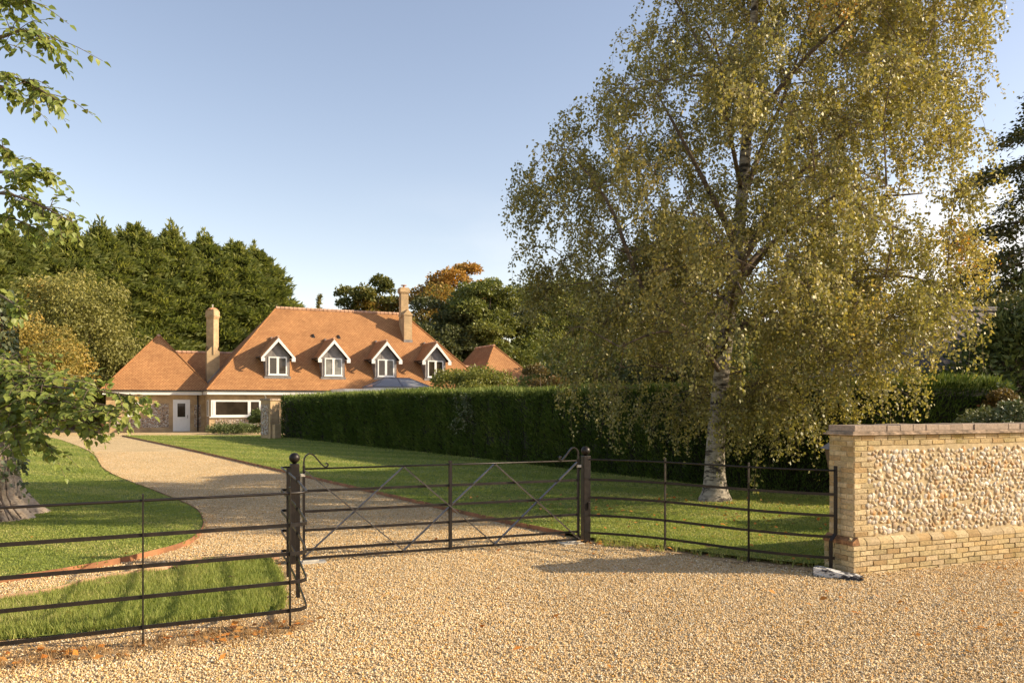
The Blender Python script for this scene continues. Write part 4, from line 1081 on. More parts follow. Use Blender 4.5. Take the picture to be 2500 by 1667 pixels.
def hedge_spray(n, face, L0, W0, base, top=False):
    # denser towards the near end, where the hedge shows largest
    u = rh.random(n) ** 0.62; s = u * HT
    P, d, bkd = hedge_at(s); d3 = np.concatenate([d, np.zeros((n, 1))], 1); b3 = np.concatenate([bkd, np.zeros((n, 1))], 1); P3 = np.concatenate([P, np.zeros((n, 1))], 1)
    if face == 'front': h = rh.random(n) * HH; off = np.zeros(n); N = -b3
    elif face == 'back': h = HH * (0.4 + .6 * rh.random(n)); off = np.full(n, HTH); N = b3
    else: h = np.full(n, HH); off = rh.random(n) * HTH; N = np.tile(UP, (n, 1))
    Q = P3 + b3 * off[:, None] + UP * h[:, None]
    bulge = 0.13 * vnoise(Q, 0.8, 2) + .09 * vnoise(Q, 2.4, 3)
    corner = np.clip((h - HH + .35) / .35, 0, 1) if face != 'top' else 0
    Q = Q + N * (bulge - 0.02 - 0.14 * corner)[:, None] - N * (rh.random(n) * .10)[:, None]
    far = np.interp(s, [0, HT], [1.7, 0.85])
    D = N * .65 + UP * .75 + d3 * .25 + rh.normal(size=(n, 3)) * .38
    V, F = cards(Q, D, L0 * far * (.6 + .8 * rh.random(n)), W0 * far * (.7 + .6 * rh.random(n)), rh, 0.1)
    c = rcol(n, rh, base, .5); c[:, 0] = np.clip(c[:, 0] + .26 * vnoise(Q, 1.3, 8), 0, 1); return V, F, c
parts = [hedge_spray(62000, 'front', .13, .030, .08), hedge_spray(22000, 'top', .15, .030, .42), hedge_spray(6000, 'back', .16, .05, .2)]  # top sprays start paler: sunlight on the hedge top put into colour
# upright shoots on the top edge
n = 15000; s = rh.random(n) ** .7 * HT; P, d, bkd = hedge_at(s); off = rh.random(n) ** 1.6 * HTH * .8 + .04
Q = np.concatenate([P + bkd * off[:, None], np.full((n, 1), HH - .08)], 1); D = UP + rh.normal(size=(n, 3)) * .28
ln_ = .20 * (.4 + rh.random(n) ** 1.5 * 1.3) * (1 + .4 * vnoise(Q, .8, 4)); ln_ = np.clip(ln_, .05, .55)
V, F = cards(Q, D, ln_, np.interp(s, [0, HT], [.035, .022]), rh, .1); c = rcol(n, rh, .5, .5); parts.append((V, F, c))  # shoots paler still, the sunlit fringe put into leaf colour
# end cap at the left
n = 5000; h = rh.random(n) * HH; t = rh.random(n) * HTH; P, d, bkd = hedge_at(np.zeros(n)); Q = np.concatenate([P + bkd * t[:, None] - d * (.05 + .08 * rh.random((n, 1)) + .1 * np.sin(h * 3)[:, None] * .5), h[:, None]], 1)
V, F = cards(Q, np.concatenate([-d, np.full((n, 1), .7)], 1) + rh.normal(size=(n, 3)) * .4, .22, .05, rh, .1); parts.append((V, F, rcol(n, rh, .1, .5)))
n = 5000; h = rh.random(n) * HH; t = rh.random(n) * HTH; P, d, bkd = hedge_at(np.full(n, HT)); Q = np.concatenate([P + bkd * t[:, None] + d * (.05 + .1 * rh.random((n, 1))), h[:, None]], 1)
V, F = cards(Q, np.concatenate([d, np.full((n, 1), .7)], 1) + rh.normal(size=(n, 3)) * .4, .13, .03, rh, .1); parts.append((V, F, rcol(n, rh, .2, .6)))
def join(parts):
    V, F, C, k = [], [], [], 0
    for v, f, c in parts: V.append(v); F.append(f + k); C.append(c); k += len(v)
    return np.concatenate(V), np.concatenate(F), np.concatenate(C)
V, F, C_ = join(parts); np_mesh('foliage', V, F, M['hedge'], hedge, ho, C_)
# ivy sprays straying over the hedge face
def ivy_trail(s0, h0, h1, nl, seed, spread, label):
    r = np.random.default_rng(seed); P, d, bkd = hedge_at(np.array([s0])); c = np.array([P[0, 0], P[0, 1], 0])
    t = empty('ivy_trail', c, label, 'ivy', 'ivy trails hanging on the hedge')
    parts = []; mb = MB()
    for k in range(4):
        x = (r.random() - .5) * spread; path = []
        for q in np.linspace(0, 1, 9): path.append(c - np.array([*bkd[0], 0]) * (.16 + .06 * math.sin(q * 5 + k)) + np.array([*d[0], 0]) * (x + q * (r.random() - .3) * spread * .6) + UP * (h0 + (h1 - h0) * q * (.6 + .1 * k)))
        mb.tube(path, .006, 5)
        A = np.repeat(np.array(path), nl // 9, 0); A = A + r.normal(size=A.shape) * .07
        V, F = cards(A, r.normal(size=A.shape) * .6 + [-.4, -.3, -.5], .07, .06, r, .1); parts.append((V, F, rcol(len(A), r, .35, .6)))
    mb.build('stem', M['limb'], t, c); V, F, C_ = join(parts); np_mesh('leaves', V, F, M['ivy'], t, c, C_)
ivy_trail(21.5, 2.25, .9, 150, 1, 1.5, 'pale ivy trail on the hedge face left of the birch crown')
ivy_trail(39.6, 1.9, .7, 170, 2, 1.2, 'ivy trail on the hedge face between the birch trunk and the flint wall')
ivy_trail(41.3, 2.3, 1.0, 150, 3, .8, 'ivy trail on the hedge face above the end of the flint wall')

# ------------------------------------------------------------------ trees
def limb_tube(mb, pts, r0, r1, n=8, sub=4):
    q = smooth_line(pts, sub); t = np.linspace(0, 1, len(q)); mb.tube(q, list(r0 + (r1 - r0) * t ** .8), n)
    return q

def broad_tree(name, label, cat, loc, h, rx, mat, seed, blobs=34, per=260, leaf=.30, base=.12, trunk=.35, group=None, ry=None, twig=False, shape=1.0, hang=0.0, up=0.9, colfn=None, barkmat='limb', bs=1.0):
    """tapered trunk, limbs to every leaf mass, crown of many small leaf faces in uneven masses with gaps"""
    r = np.random.default_rng(seed); ry = ry or rx
    t = empty(name, loc, label, cat, group); o3 = np.zeros(3)
    cz = h * (base + (1 - base) / 2); rz = h * (1 - base) / 2
    C = []; tries = 0
    while len(C) < blobs and tries < 4000:
        tries += 1
        v = nrm(r.normal(size=3)) * (.35 + .6 * r.random() ** .6); z = v[2]
        wd_ = (1 - max(0, z) * (1 - shape)) 
        p = np.array([v[0] * rx * wd_, v[1] * ry * wd_, cz + z * rz])
        C.append(p)
    C = np.array(C); br = (.33 * bs * rx * (.65 + .7 * r.random(len(C))))
    parts = []
    for p, b in zip(C, br):
        n = int(1.5 * per * (b / (.26 * rx)) ** 2)
        v = nrm(r.normal(size=(n, 3))); v[:, 2] = np.abs(v[:, 2]) * up + v[:, 2] * (1 - up); rad = b * (.45 + .6 * r.random((n, 1)) ** .5)
        Q = p + v * rad * [1, 1, .8]
        Q = Q + (vnoise(Q, 3.0 / b, 3)[:, None]) * .12 * b * v
        if hang: Q[:, 2] -= hang * r.random(n) ** 2 * b * 2
        D = v * .6 + r.normal(size=(n, 3)) * .7 + [0, 0, -.25 - hang]
        V, F = cards(Q, D, leaf * (.6 + .8 * r.random(n)), leaf * .62 * (.6 + .8 * r.random(n)), r, .12)
        c = rcol(n, r, 0, .55); c[:, 0] = np.clip(c[:, 0] + .34 * (r.random() - .4) + (colfn(p, h) if colfn else 0), 0, 1); parts.append((V, F, c))
    mb = MB(); top = np.array([rx * .1 * r.normal(), 0, h * .86])
    tp = limb_tube(mb, [(0, 0, -.1), (0, 0, h * .02), (trunk * .3 * r.normal(), 0, h * .3), (top + [0, 0, -h * .25]), top], trunk, trunk * .12)
    for i in r.choice(len(C), min(len(C), 18), replace=False):
        k = int(np.clip((C[i][2] / h - .25) * len(tp), 2, len(tp) - 3)); A = tp[k]
        mid = (A + C[i]) / 2 + [0, 0, -.05 * h]
        limb_tube(mb, [A, mid, C[i]], trunk * .28, trunk * .05, 5, 3)
    mb.build('trunk', M[barkmat], t, o3, True)
    V, F, C_ = join(parts); np_mesh('crown', V, F, M[mat], t, o3, C_)
    return t

def conifer(name, label, cat, loc, h, rad, seed, group=None, mat='conifer', nb=230, per=46, L=.62, W=.24, power=1.7, base=.02):
    r = np.random.default_rng(seed); t = empty(name, loc, label, cat, group); o3 = np.zeros(3); parts = []; mb = MB()
    mb.tube([(0, 0, -.1), (0, 0, h * .5), (0, 0, h * .96)], [rad * .12, rad * .07, .02], 7)
    for i in range(nb):
        q = base + (1 - base) * (i + r.random()) / nb; z = h * q; az = r.random() * 2 * PI + i * 2.4
        rr_ = rad * max(.07, (1 - q ** power)) * (.72 + .5 * r.random())
        dirv = np.array([math.cos(az), math.sin(az), 0.0]); rise = .35 + .5 * q
        mb.tube([np.array([0, 0, z * .96]), dirv * rr_ * .8 + [0, 0, z + rise * rr_ * .55]], [.045, .01], 4)
        n = int(per * (.55 + .6 * rr_ / rad)); u = .30 + .70 * r.random(n) ** .75
        side = np.array([-dirv[1], dirv[0], 0]); w_ = (.34 * rr_ * (1.15 - u) + .12)
        Q = dirv * (rr_ * u)[:, None] + side * (r.normal(size=n) * w_)[:, None] + UP * (z + rise * rr_ * u - .30 * rr_ * u ** 2.5 + r.normal(size=n) * .16)[:, None]
        D = dirv * .75 + side * (r.normal(size=(n, 1)) * .55) + UP * (.35 + r.normal(size=(n, 1)) * .35) 
        V, F = cards(Q, D, L * (.6 + .7 * r.random(n)), W * (.6 + .7 * r.random(n)), r, .15); c = rcol(n, r, .05, .65); c[:, 0] = np.clip(c[:, 0] + .12 * r.normal(), 0, 1)
        parts.append((V, F, c))
    for k in range(int(rad * 7)):       # ragged upright shoots round the top
        q = .70 + .27 * r.random(); az = r.random() * 2 * PI; rr_ = rad * (1 - q ** power) * (.5 + .6 * r.random()); hgt = rad * .36 * (.4 + r.random())
        b0 = np.array([math.cos(az) * rr_, math.sin(az) * rr_, h * q]); n = int(per * .45); u = r.random(n)
        Q = b0 + UP * (hgt * u)[:, None] + r.normal(size=(n, 3)) * (.16 * rad / 3 * (1.1 - u))[:, None]
        V, F = cards(Q, UP * 1.0 + r.normal(size=(n, 3)) * .55, L * (.5 + .6 * r.random(n)), W * .8, r, .1); parts.append((V, F, rcol(n, r, .25, .7)))
    n = 60; Q = np.stack([r.normal(size=n) * .12, r.normal(size=n) * .12, h * (.93 + .07 * r.random(n))], 1)
    V, F = cards(Q, r.normal(size=(n, 3)) * .3 + UP, L * .8, W * .6, r); parts.append((V, F, rcol(n, r, .3, .6)))
    mb.build('trunk', M['limb'], t, o3); V, F, C_ = join(parts); np_mesh('crown', V, F, M[mat], t, o3, C_)
    return t

# row of tall dark conifers behind the house
gname = 'tall conifers in a row behind the house'
protos = [conifer('conifer_tree', '', 'conifer', (0, 0, 0), 17.0, 4.6, 50 + k, gname, nb=400, per=110, L=.60, W=.19, power=3.2) for k in range(3)]
row = [(-44.9, 68.0, 16.9, 'tall dark conifer at the far left edge of the row, behind the near leaves'),
       (-44.8, 72.2, 17.6, 'conifer second from the left edge of the row behind the weeping tree'),
       (-44.5, 76.4, 18.0, 'conifer third from the left in the row, left above the weeping tree'),
       (-43.7, 80.6, 19.5, 'conifer fourth from the left, rising straight above the weeping tree'),
       (-42.6, 84.8, 20.2, 'conifer fifth from the left, above the right side of the weeping tree'),
       (-40.9, 89.0, 21.3, 'tall conifer with a pointed leader left of the wing roof apex'),
       (-38.9, 93.2, 21.5, 'conifer directly behind the apex of the pyramid roof'),
       (-36.5, 97.4, 21.7, 'conifer just left of the diagonal brick chimney'),
       (-34.3, 101.6, 22.0, 'conifer behind and just right of the diagonal brick chimney'),
       (-32.9, 105.8, 21.7, 'last conifer of the row, its side sloping down behind the main roof')]
used = set()
for i, (x, y, h, lab) in enumerate(row):
    p = protos[i % 3]; sc = h / 17.5
    if i % 3 not in used:
        used.add(i % 3); p.location = (x, y, 0); p.scale = (sc, sc, sc); p.rotation_euler.z = i * 1.3; p['label'] = lab
    else: copy_thing(p, (x, y, 0), i * 1.3, sc if i < 9 else (sc * 1.05, sc * 1.05, sc), lab)

# broadleaved trees around the house
broad_tree('weeping_tree', 'large olive green weeping tree between the conifers and the left wing roof', 'tree', (-33.8, 63, 0), 13.0, 5.6, 'lemonolive', 61, 105, 330, .24, .03, .4, hang=.9, shape=.7, bs=.58, colfn=lambda p, h: .25 * (p[2] > .8 * h))
broad_tree('golden_tree', 'rounded golden yellow tree behind the near branch at the left edge', 'tree', (-31.6, 52.5, 0), 8.3, 4.0, 'gold', 62, 80, 300, .19, .03, .3, hang=.6, shape=.75, bs=.6, colfn=lambda p, h: .22)
broad_tree('olive_bush', 'grey green bush against the left corner of the house', 'bush', (-31.5, 66, 0), 7.0, 3.6, 'olive', 63, 24, 240, .22, .03, .25, hang=.3)
bgp = 'trees behind the right of the house'
oc = lambda p, h: .55 * np.clip((p[2] / h - .58) / .3, 0, 1)
broad_tree('oak_tree', 'brownish green tree with open twiggy crown left of the right chimney', 'tree', (-17.0, 96, 0), 17.6, 4.6, 'rustmix', 64, 51, 280, .36, .2, .4, bgp, colfn=lambda p, h: -.12 + .45 * (p[0] > 0) * (p[2] < .75 * h), bs=.8)
broad_tree('autumn_tree', 'low orange autumn tree left of the right chimney beneath the brownish oak', 'tree', (-12.6, 88, 0), 11.9, 4.4, 'rustmix', 65, 40, 240, .33, .05, .3, bgp, bs=.8, colfn=lambda p, h: .3)
broad_tree('autumn_tree', 'tall orange topped autumn tree just right of the right chimney', 'tree', (-9.2, 98, 0), 18.6, 6.2, 'rustmix', 66, 72, 300, .36, .05, .4, bgp, colfn=lambda p, h: .0 + oc(p, h), bs=.75)
broad_tree('autumn_tree', 'second orange topped tree further right behind the dark oak', 'tree', (-4.6, 100, 0), 19.0, 4.6, 'rustmix', 76, 51, 280, .36, .05, .4, bgp, colfn=lambda p, h: .0 + oc(p, h), bs=.75)
broad_tree('oak_tree', 'large dark green oak above the small right hand roof', 'tree', (-2.2, 82, 0), 14.9, 5.2, 'oak', 67, 120, 330, .32, .02, .45, bgp, bs=.72)
broad_tree('oak_tree', 'shaded ivy clad green tree directly right of the main roof', 'tree', (-7.4, 80, 0), 11.8, 4.6, 'darkoak', 68, 40, 300, .30, .02, .4, bgp)
broad_tree('oak_tree', 'green tree with russet top half hidden by the left side of the birch', 'tree', (5.6, 106, 0), 18.4, 6.6, 'oak', 69, 69, 300, .34, .02, .4, bgp, colfn=lambda p, h: .12)
broad_tree('oak_tree', 'brown green tree behind the left limb of the birch', 'tree', (13.6, 116, 0), 17.6, 7.6, 'rustmix', 70, 63, 300, .30, .02, .4, bgp, colfn=lambda p, h: -.12)
broad_tree('oak_tree', 'dark green tree behind the middle of the birch crown', 'tree', (15.5, 66, 0), 11.0, 5.6, 'oak', 71, 42, 300, .30, .02, .4, bgp)
broad_tree('oak_tree', 'dark green tree behind the right part of the birch crown', 'tree', (22.5, 62, 0), 11.5, 5.4, 'darkoak', 72, 40, 300, .30, .02, .4, bgp)
broad_tree('pine_tree', 'loose yellowish pine glimpsed through the middle of the birch', 'tree', (12.4, 58, 0), 15.5, 3.6, 'lemon', 73, 24, 200, .26, .45, .3)
conifer('cypress_tree', 'dark pointed cypress glimpsed through the right side of the birch', 'conifer', (19.0, 50, 0), 13.8, 2.2, 74, None, nb=170, per=40, L=.45, W=.16)
broad_tree('oak_tree', 'shaded tree standing behind the barn at the right of the birch', 'tree', (19.5, 40, 0), 6.6, 4.2, 'darkoak', 75, 30, 260, .24, .02, .3)
conifer('poplar_tree', 'tiny slender tree tip above the main roof ridge', 'tree', (-27.8, 118, 0), 17.6, 1.0, 77, None, 'olive', nb=80, per=22, L=.5, W=.25)
for k_, (x_, y_, h_, lab_) in enumerate(((5.2, 84, 6.0, 'low dark bushes right of the small right hand roof'), (5.5, 57, 6.2, 'low dark bushes left of the middle of the birch, above the hedge'), (11.5, 52, 5.6, 'low dark bushes behind the middle of the birch above the hedge'), (15.5, 46, 5.4, 'low dark bushes behind the right half of the birch above the hedge'))):
    broad_tree('bush', lab_, 'bush', (x_, y_, 0), h_, 4.6, 'oak' if k_ % 2 else 'darkoak', 120 + k_, 34, 260, .24, .0, .15, 'bushes behind the hedge')
# low shrubs
broad_tree('climbing_shrub', 'yellow green shrub rising above the hedge in front of the right dormer', 'shrub', (-2.1, 41.5, 0), 4.0, 2.3, 'lemon', 81, 34, 260, .13, .02, .1)
broad_tree('russet_shrub', 'russet tinged shrub above the hedge beside the birch crown', 'shrub', (1.25, 36.5, 0), 3.9, 1.3, 'russet', 82, 26, 220, .11, .02, .08)
broad_tree('dark_shrub', 'dark evergreen shrub under the wide window of the house', 'shrub', (-15.5, 51.7, 0), 1.65, .95, 'yew', 83, 24, 220, .10, .0, .06)
broad_tree('low_planting', 'low green border plants at the foot of the house wall beside the lawn', 'plant', (-18.4, 54.2, 0), .25, 1.9, 'yew', 84, 22, 100, .10, .0, .03, ry=.5)
# evergreen and other growth at the right edge
conifer('yew_tree', 'broad dark evergreen rising in front of the barn at the right edge', 'evergreen', (12.0, 19.6, 0), 4.0, 3.2, 85, None, 'yew', nb=230, per=60, L=.20, W=.075, power=1.25)
broad_tree('ivy_bush', 'sprawling pale leaved ivy bush behind the right end of the flint wall', 'ivy', (8.0, 13.0, 0), 1.9, .95, 'ivy', 86, 30, 300, .06, .25, .06, colfn=lambda p, h: .35)
broad_tree('brown_shrub', 'half bare brownish shrub at the right end of the hedge', 'shrub', (9.9, 16.0, 0), 2.45, .75, 'russet', 87, 22, 200, .06, .1, .06)
broad_tree('distant_wood', 'hazy rounded trees on the rise far beyond the barn', 'trees', (72, 128, 0), 19.5, 12, 'olive', 88, 40, 240, .55, .1, .5)
broad_tree('distant_wood', 'higher hazy wood at the very right edge beyond the barn', 'trees', (92, 140, 0), 23, 13, 'oak', 89, 40, 240, .55, .1, .5)
# dark broadleaved tree at the right edge, its branches reaching into the picture
def spray_tree():
    r = np.random.default_rng(91); loc = np.array([14.2, 18.5, 0.0]); t = empty('beech_tree', loc, 'dark leaved tree reaching in from the right edge against the clouds', 'tree')
    mb = MB(); tr = limb_tube(mb, [(0, 0, -.1), (.1, 0, 3), (-.1, .1, 7), (0, 0, 10.2)], .42, .08); parts = []
    ends = []
    for k in range(58):
        z0 = 3.6 + 5.8 * r.random(); az = r.random() * 2 * PI; Lb = (3.9 - .75 * max(0, z0 - 7.0) ** 1.2) * (.6 + .5 * r.random())
        ends.append((z0, az, max(.8, Lb)))
    for z0, az, Lb in ((4.7, PI + .02, 4.55), (5.7, PI - .1, 4.4), (5.0, PI + .25, 4.2), (6.9, PI + .05, 4.2), (7.7, PI + .2, 3.6), (8.1, PI - .2, 3.0), (8.6, PI - .05, 2.4), (9.2, PI + .15, 1.6), (7.2, PI - .35, 3.8), (4.1, PI + .1, 2.6)): ends.append((z0, az, Lb))
    for z0, az, Lb in ends:
        dv = np.array([math.cos(az), math.sin(az), 0]); sv = np.array([-dv[1], dv[0], 0])
        path = [np.array([0, 0, z0 - .4]), dv * Lb * .4 + [0, 0, z0 + .25], dv * Lb * .75 + [0, 0, z0 + .1], dv * Lb + [0, 0, z0 - .35]]
        q = limb_tube(mb, path, .06, .008, 5)
        for j in range(30):
            u = .22 + .75 * r.random(); p = q[int(u * (len(q) - 1))]; sg = r.choice((-1, 1)); ll = (.5 + .5 * r.random()) * (1.25 - u * .7)
            tip = p + dv * ll * .55 + sv * sg * ll * .75 + [0, 0, -.10 - .12 * r.random()]
            mb.tube([p, tip], [.008, .003], 3)
            n = 36; w_ = r.random((n, 1)); Q = p + (tip - p) * w_ + r.normal(size=(n, 3)) * [.10, .10, .09]
            V, F = cards(Q, (tip - p) + r.normal(size=(n, 3)) * .35, .10 * (.7 + .6 * r.random(n)), .065, r, .08, r.normal(size=(n, 3)) * .45 + UP)
            c = rcol(n, r, .0, .95); parts.append((V, F, c))
    mb.build('trunk', M['limb'], t, np.zeros(3)); V, F, C_ = join(parts); np_mesh('crown', V, F, M['darkoak'], t, np.zeros(3), C_)
    t.location = (16.2, 21.0, 0); t.scale = (1.135, 1.135, 1.135)
spray_tree()

# ------------------------------------------------------------------ the birch
def birch():
    r = np.random.default_rng(101); bc = np.array([4.06, 16.46, LZ]); t = empty('birch_tree', bc, 'big golden green birch with a pale trunk standing on the lawn before the hedge', 'tree')
    mb = MB(); flare = [(4.0, -.1, .44), (4.03, .06, .33), (4.06, .25, .25), (4.07, .6, .21), (4.09, 1.2, .182), (4.17, 2.2, .163), (4.28, 3.2, .155), (4.42, 4.3, .145), (4.55, 5.4, .13), (4.66, 6.6, .115), (4.75, 8, .095), (4.85, 9.6, .08), (4.95, 11.2, .05), (5.0, 12.8, .015)]
    tr = [np.array([x, 16.46, z]) for x, z, _ in flare]
    q = smooth_line(tr, 3); rad = np.interp(np.linspace(0, 1, len(q)), np.linspace(0, 1, len(flare)), [f[2] for f in flare])
    n = 14; rings = []
    for p, rr_ in zip(q, rad):
        hz = p[2]; ring = []
        for k in range(n):
            a = 2 * PI * k / n; lob = 1 + (.16 * math.cos(3 * a + .6) + .12 * math.cos(5 * a)) * max(0, 1 - hz / .7) ** 1.5 + .025 * math.sin(4 * a + hz * 2)
            ring.append(p + np.array([math.cos(a), math.sin(a), 0]) * rr_ * lob)
        rings.append(ring)
    mb._rings(rings, (.5, .5, .5)); mb.build('trunk', M['birchbark'], t, bc, True)
    trunk = q
    br = MB(); nodes = []
    def add(path, r0, r1, nn=7):
        k = limb_tube(br, path, r0, r1, nn, 5); nodes.extend([(p, r0 + (r1 - r0) * i / len(k)) for i, p in enumerate(k)])
    Y = 16.46
    add([(4.2, Y, 2.9), (3.3, Y - .3, 3.55), (2.66, Y - .5, 4.05), (2.25, Y - .6, 4.9), (1.93, Y - .6, 5.75), (1.5, Y - .5, 6.45), (1.05, Y - .4, 6.95)], .085, .012)
    add([(4.45, Y, 4.6), (4.9, Y - .3, 5.4), (5.5, Y - .4, 6.3), (6.4, Y - .3, 7.2), (7.4, Y, 7.9)], .10, .02)
    add([(4.35, Y, 4.3), (5.1, Y + .3, 5.1), (6.0, Y + .5, 5.7), (7.2, Y + .5, 6.2), (8.4, Y + .3, 6.3)], .085, .015)
    add([(4.3, Y, 3.4), (5.2, Y - .5, 3.9), (6.2, Y - .9, 4.3), (7.4, Y - 1.0, 4.4), (8.4, Y - .9, 4.1)], .08, .015)
    add([(4.5, Y, 5.2), (3.9, Y - .4, 6.1), (3.3, Y - .6, 7.1), (2.7, Y - .6, 8.2)], .08, .015)
    add([(4.6, Y, 6.0), (5.2, Y + .6, 7.3), (5.9, Y + 1.0, 8.8), (6.4, Y + 1.1, 10.4)], .075, .015)
    add([(4.7, Y, 7.4), (5.6, Y - .7, 8.6), (6.8, Y - 1.0, 9.6), (7.8, Y - 1, 10.3)], .07, .012)
    add([(4.75, Y, 7.9), (4.0, Y + .4, 9.2), (3.4, Y + .6, 10.4), (3.0, Y + .7, 11.4)], .06, .012)
    add([(4.2, Y, 2.6), (3.5, Y - .9, 3.2), (2.7, Y - 1.6, 3.3), (1.9, Y - 2.0, 3.0)], .06, .012)
    add([(4.25, Y, 3.0), (4.1, Y - 1.1, 3.8), (3.9, Y - 2.2, 4.1), (3.8, Y - 3.0, 3.8)], .06, .012)
    add([(4.4, Y, 4.2), (4.9, Y - 1.2, 5.0), (5.6, Y - 2.2, 5.6), (6.2, Y - 2.9, 5.6)], .06, .012)
    add([(4.4, Y, 4.0), (3.9, Y + 1.2, 4.8), (3.2, Y + 2.4, 5.3), (2.6, Y + 3.2, 5.2)], .06, .012)
    add([(4.5, Y, 5.0), (5.4, Y + 1.5, 5.8), (6.4, Y + 2.6, 6.4), (7.2, Y + 3.4, 6.3)], .06, .012)
    add([(4.6, Y, 6.3), (4.0, Y - 1.3, 7.2), (3.6, Y - 2.3, 7.9), (3.2, Y - 3.0, 8.1)], .05, .012)
    for p in trunk[12:]: nodes.append((p, .05))
    NP = np.array([p for p, _ in nodes])
    # crown outline in metres: left and right reach at each height
    hs = np.array([1.85, 2.3, 2.9, 3.6, 4.3, 5.0, 5.7, 6.4, 6.9, 7.3, 7.9, 8.6, 9.4, 10.4, 11.5, 12.5, 13.4])
    xl = np.array([3.2, 1.3, .65, .6, .45, .35, .35, .25, .15, .4, 1.8, 2.5, 2.65, 2.7, 2.9, 3.3, 4.3])
    xr = np.array([5.0, 6.6, 7.9, 8.6, 8.75, 8.7, 8.75, 8.7, 8.65, 8.85, 8.95, 9.05, 9.05, 8.8, 8.0, 7.0, 5.6])
    tw = MB(); parts = []; count = 0; tries = 0; NT_ = 640
    while count < NT_ and tries < 90000:
        tries += 1
        h = 1.85 + 11.4 * r.random(); a, b = np.interp(h, hs, xl), np.interp(h, hs, xr)
        cx = (a + b) / 2; hw = (b - a) / 2; hd = min(4.3, hw * .95)
        ang = r.random() * 2 * PI; rad_ = math.sqrt(.10 + .90 * r.random())
        x, y = cx + hw * rad_ * math.cos(ang), Y + hd * rad_ * math.sin(ang)
        if r.random() < .42:
            q_ = 2 * r.random() - 1; x = cx + hw * q_; y = Y + hd * math.sqrt(max(.05, 1 - q_ * q_)) * (2 * r.random() - 1)
        p = np.array([x, y, h])
        g_ = vnoise(p[None], .95, 17)[0] + .5 * vnoise(p[None], 2.2, 18)[0]
        lim = -.20 if h > 5 else -.50
        if x < 2.7 and h > 4.3: lim = -.55
        if g_ < lim: continue
        if h < 3.3 and vnoise(p[None] * [1, 1, .3], 1.5, 23)[0] < .28 - .25 * (h - 1.85): continue
        j = np.argmin(np.sum((NP - p) ** 2 * [1, 1, 1.6], 1) + (NP[:, 2] > p[2] + .4) * 2); A = NP[j]; dist = np.linalg.norm(A - p)
        if dist > .35:
            midp = (A + p) / 2 + np.array([0, 0, .12 * dist]) + r.normal(size=3) * .08 * dist
            kk = smooth_line([A, midp, p], 4); tw.tube(kk, list(np.linspace(.006 + .006 * dist, .004, len(kk))), 4)
            if True: NP = np.concatenate([NP, kk[3:6]])
        out = nrm(p - A + 1e-6) * [1, 1, .3]
        shade_ = .12 * r.normal(); big_ = .75 + .5 * r.random(); orange_ = .45 if r.random() < .012 else 0
        for kt in range(int(7 + 6 * r.random())):
            b0 = p + r.normal(size=3) * [.24, .24, .20] * big_
            L = .40 + .60 * r.random()
            if h < 3.6: L += .30 * r.random()
            tip = b0 + out * L * .35 + np.array([0, 0, -L * (.55 + .5 * r.random())]) + r.normal(size=3) * .10
            bend = (b0 + tip) / 2 + out * .14 * L + [0, 0, .12 * L]
            kk = smooth_line([p, b0, bend, tip], 3); tw.tube(kk, list(np.linspace(.0045, .0018, len(kk))), 3)
            nl = int(30 + 30 * r.random()); s = .25 + .75 * r.random(nl) ** .9; idx = s * (len(kk) - 1); i0 = np.minimum(idx.astype(int), len(kk) - 2); f = (idx - i0)[:, None]
            Q = kk[i0] * (1 - f) + kk[i0 + 1] * f + r.normal(size=(nl, 3)) * .050
            D = r.normal(size=(nl, 3)) * .7 + [0, 0, -.75]
            V, F = cards(Q, D, .066 * (.6 + .7 * r.random(nl)), .050 * (.6 + .7 * r.random(nl)), r, .12)
            c = rcol(nl, r, .0, .62); c[:, 0] = np.clip(c[:, 0] + shade_ + .10 * vnoise(p[None], .7, 30)[0] + orange_ + .14 * (x - 4.5) / 4.5, 0, 1)  # leaves get lighter to the right: sunny side put into colour
            parts.append((V, F, c))
        count += 1
    br.build('limb', M['limb'], t, bc, True); tw.build('twigs', M['limb'], t, bc)
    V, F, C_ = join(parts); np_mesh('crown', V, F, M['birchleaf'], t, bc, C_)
    print('birch leaves', len(F), 'twigs', count)
birch()

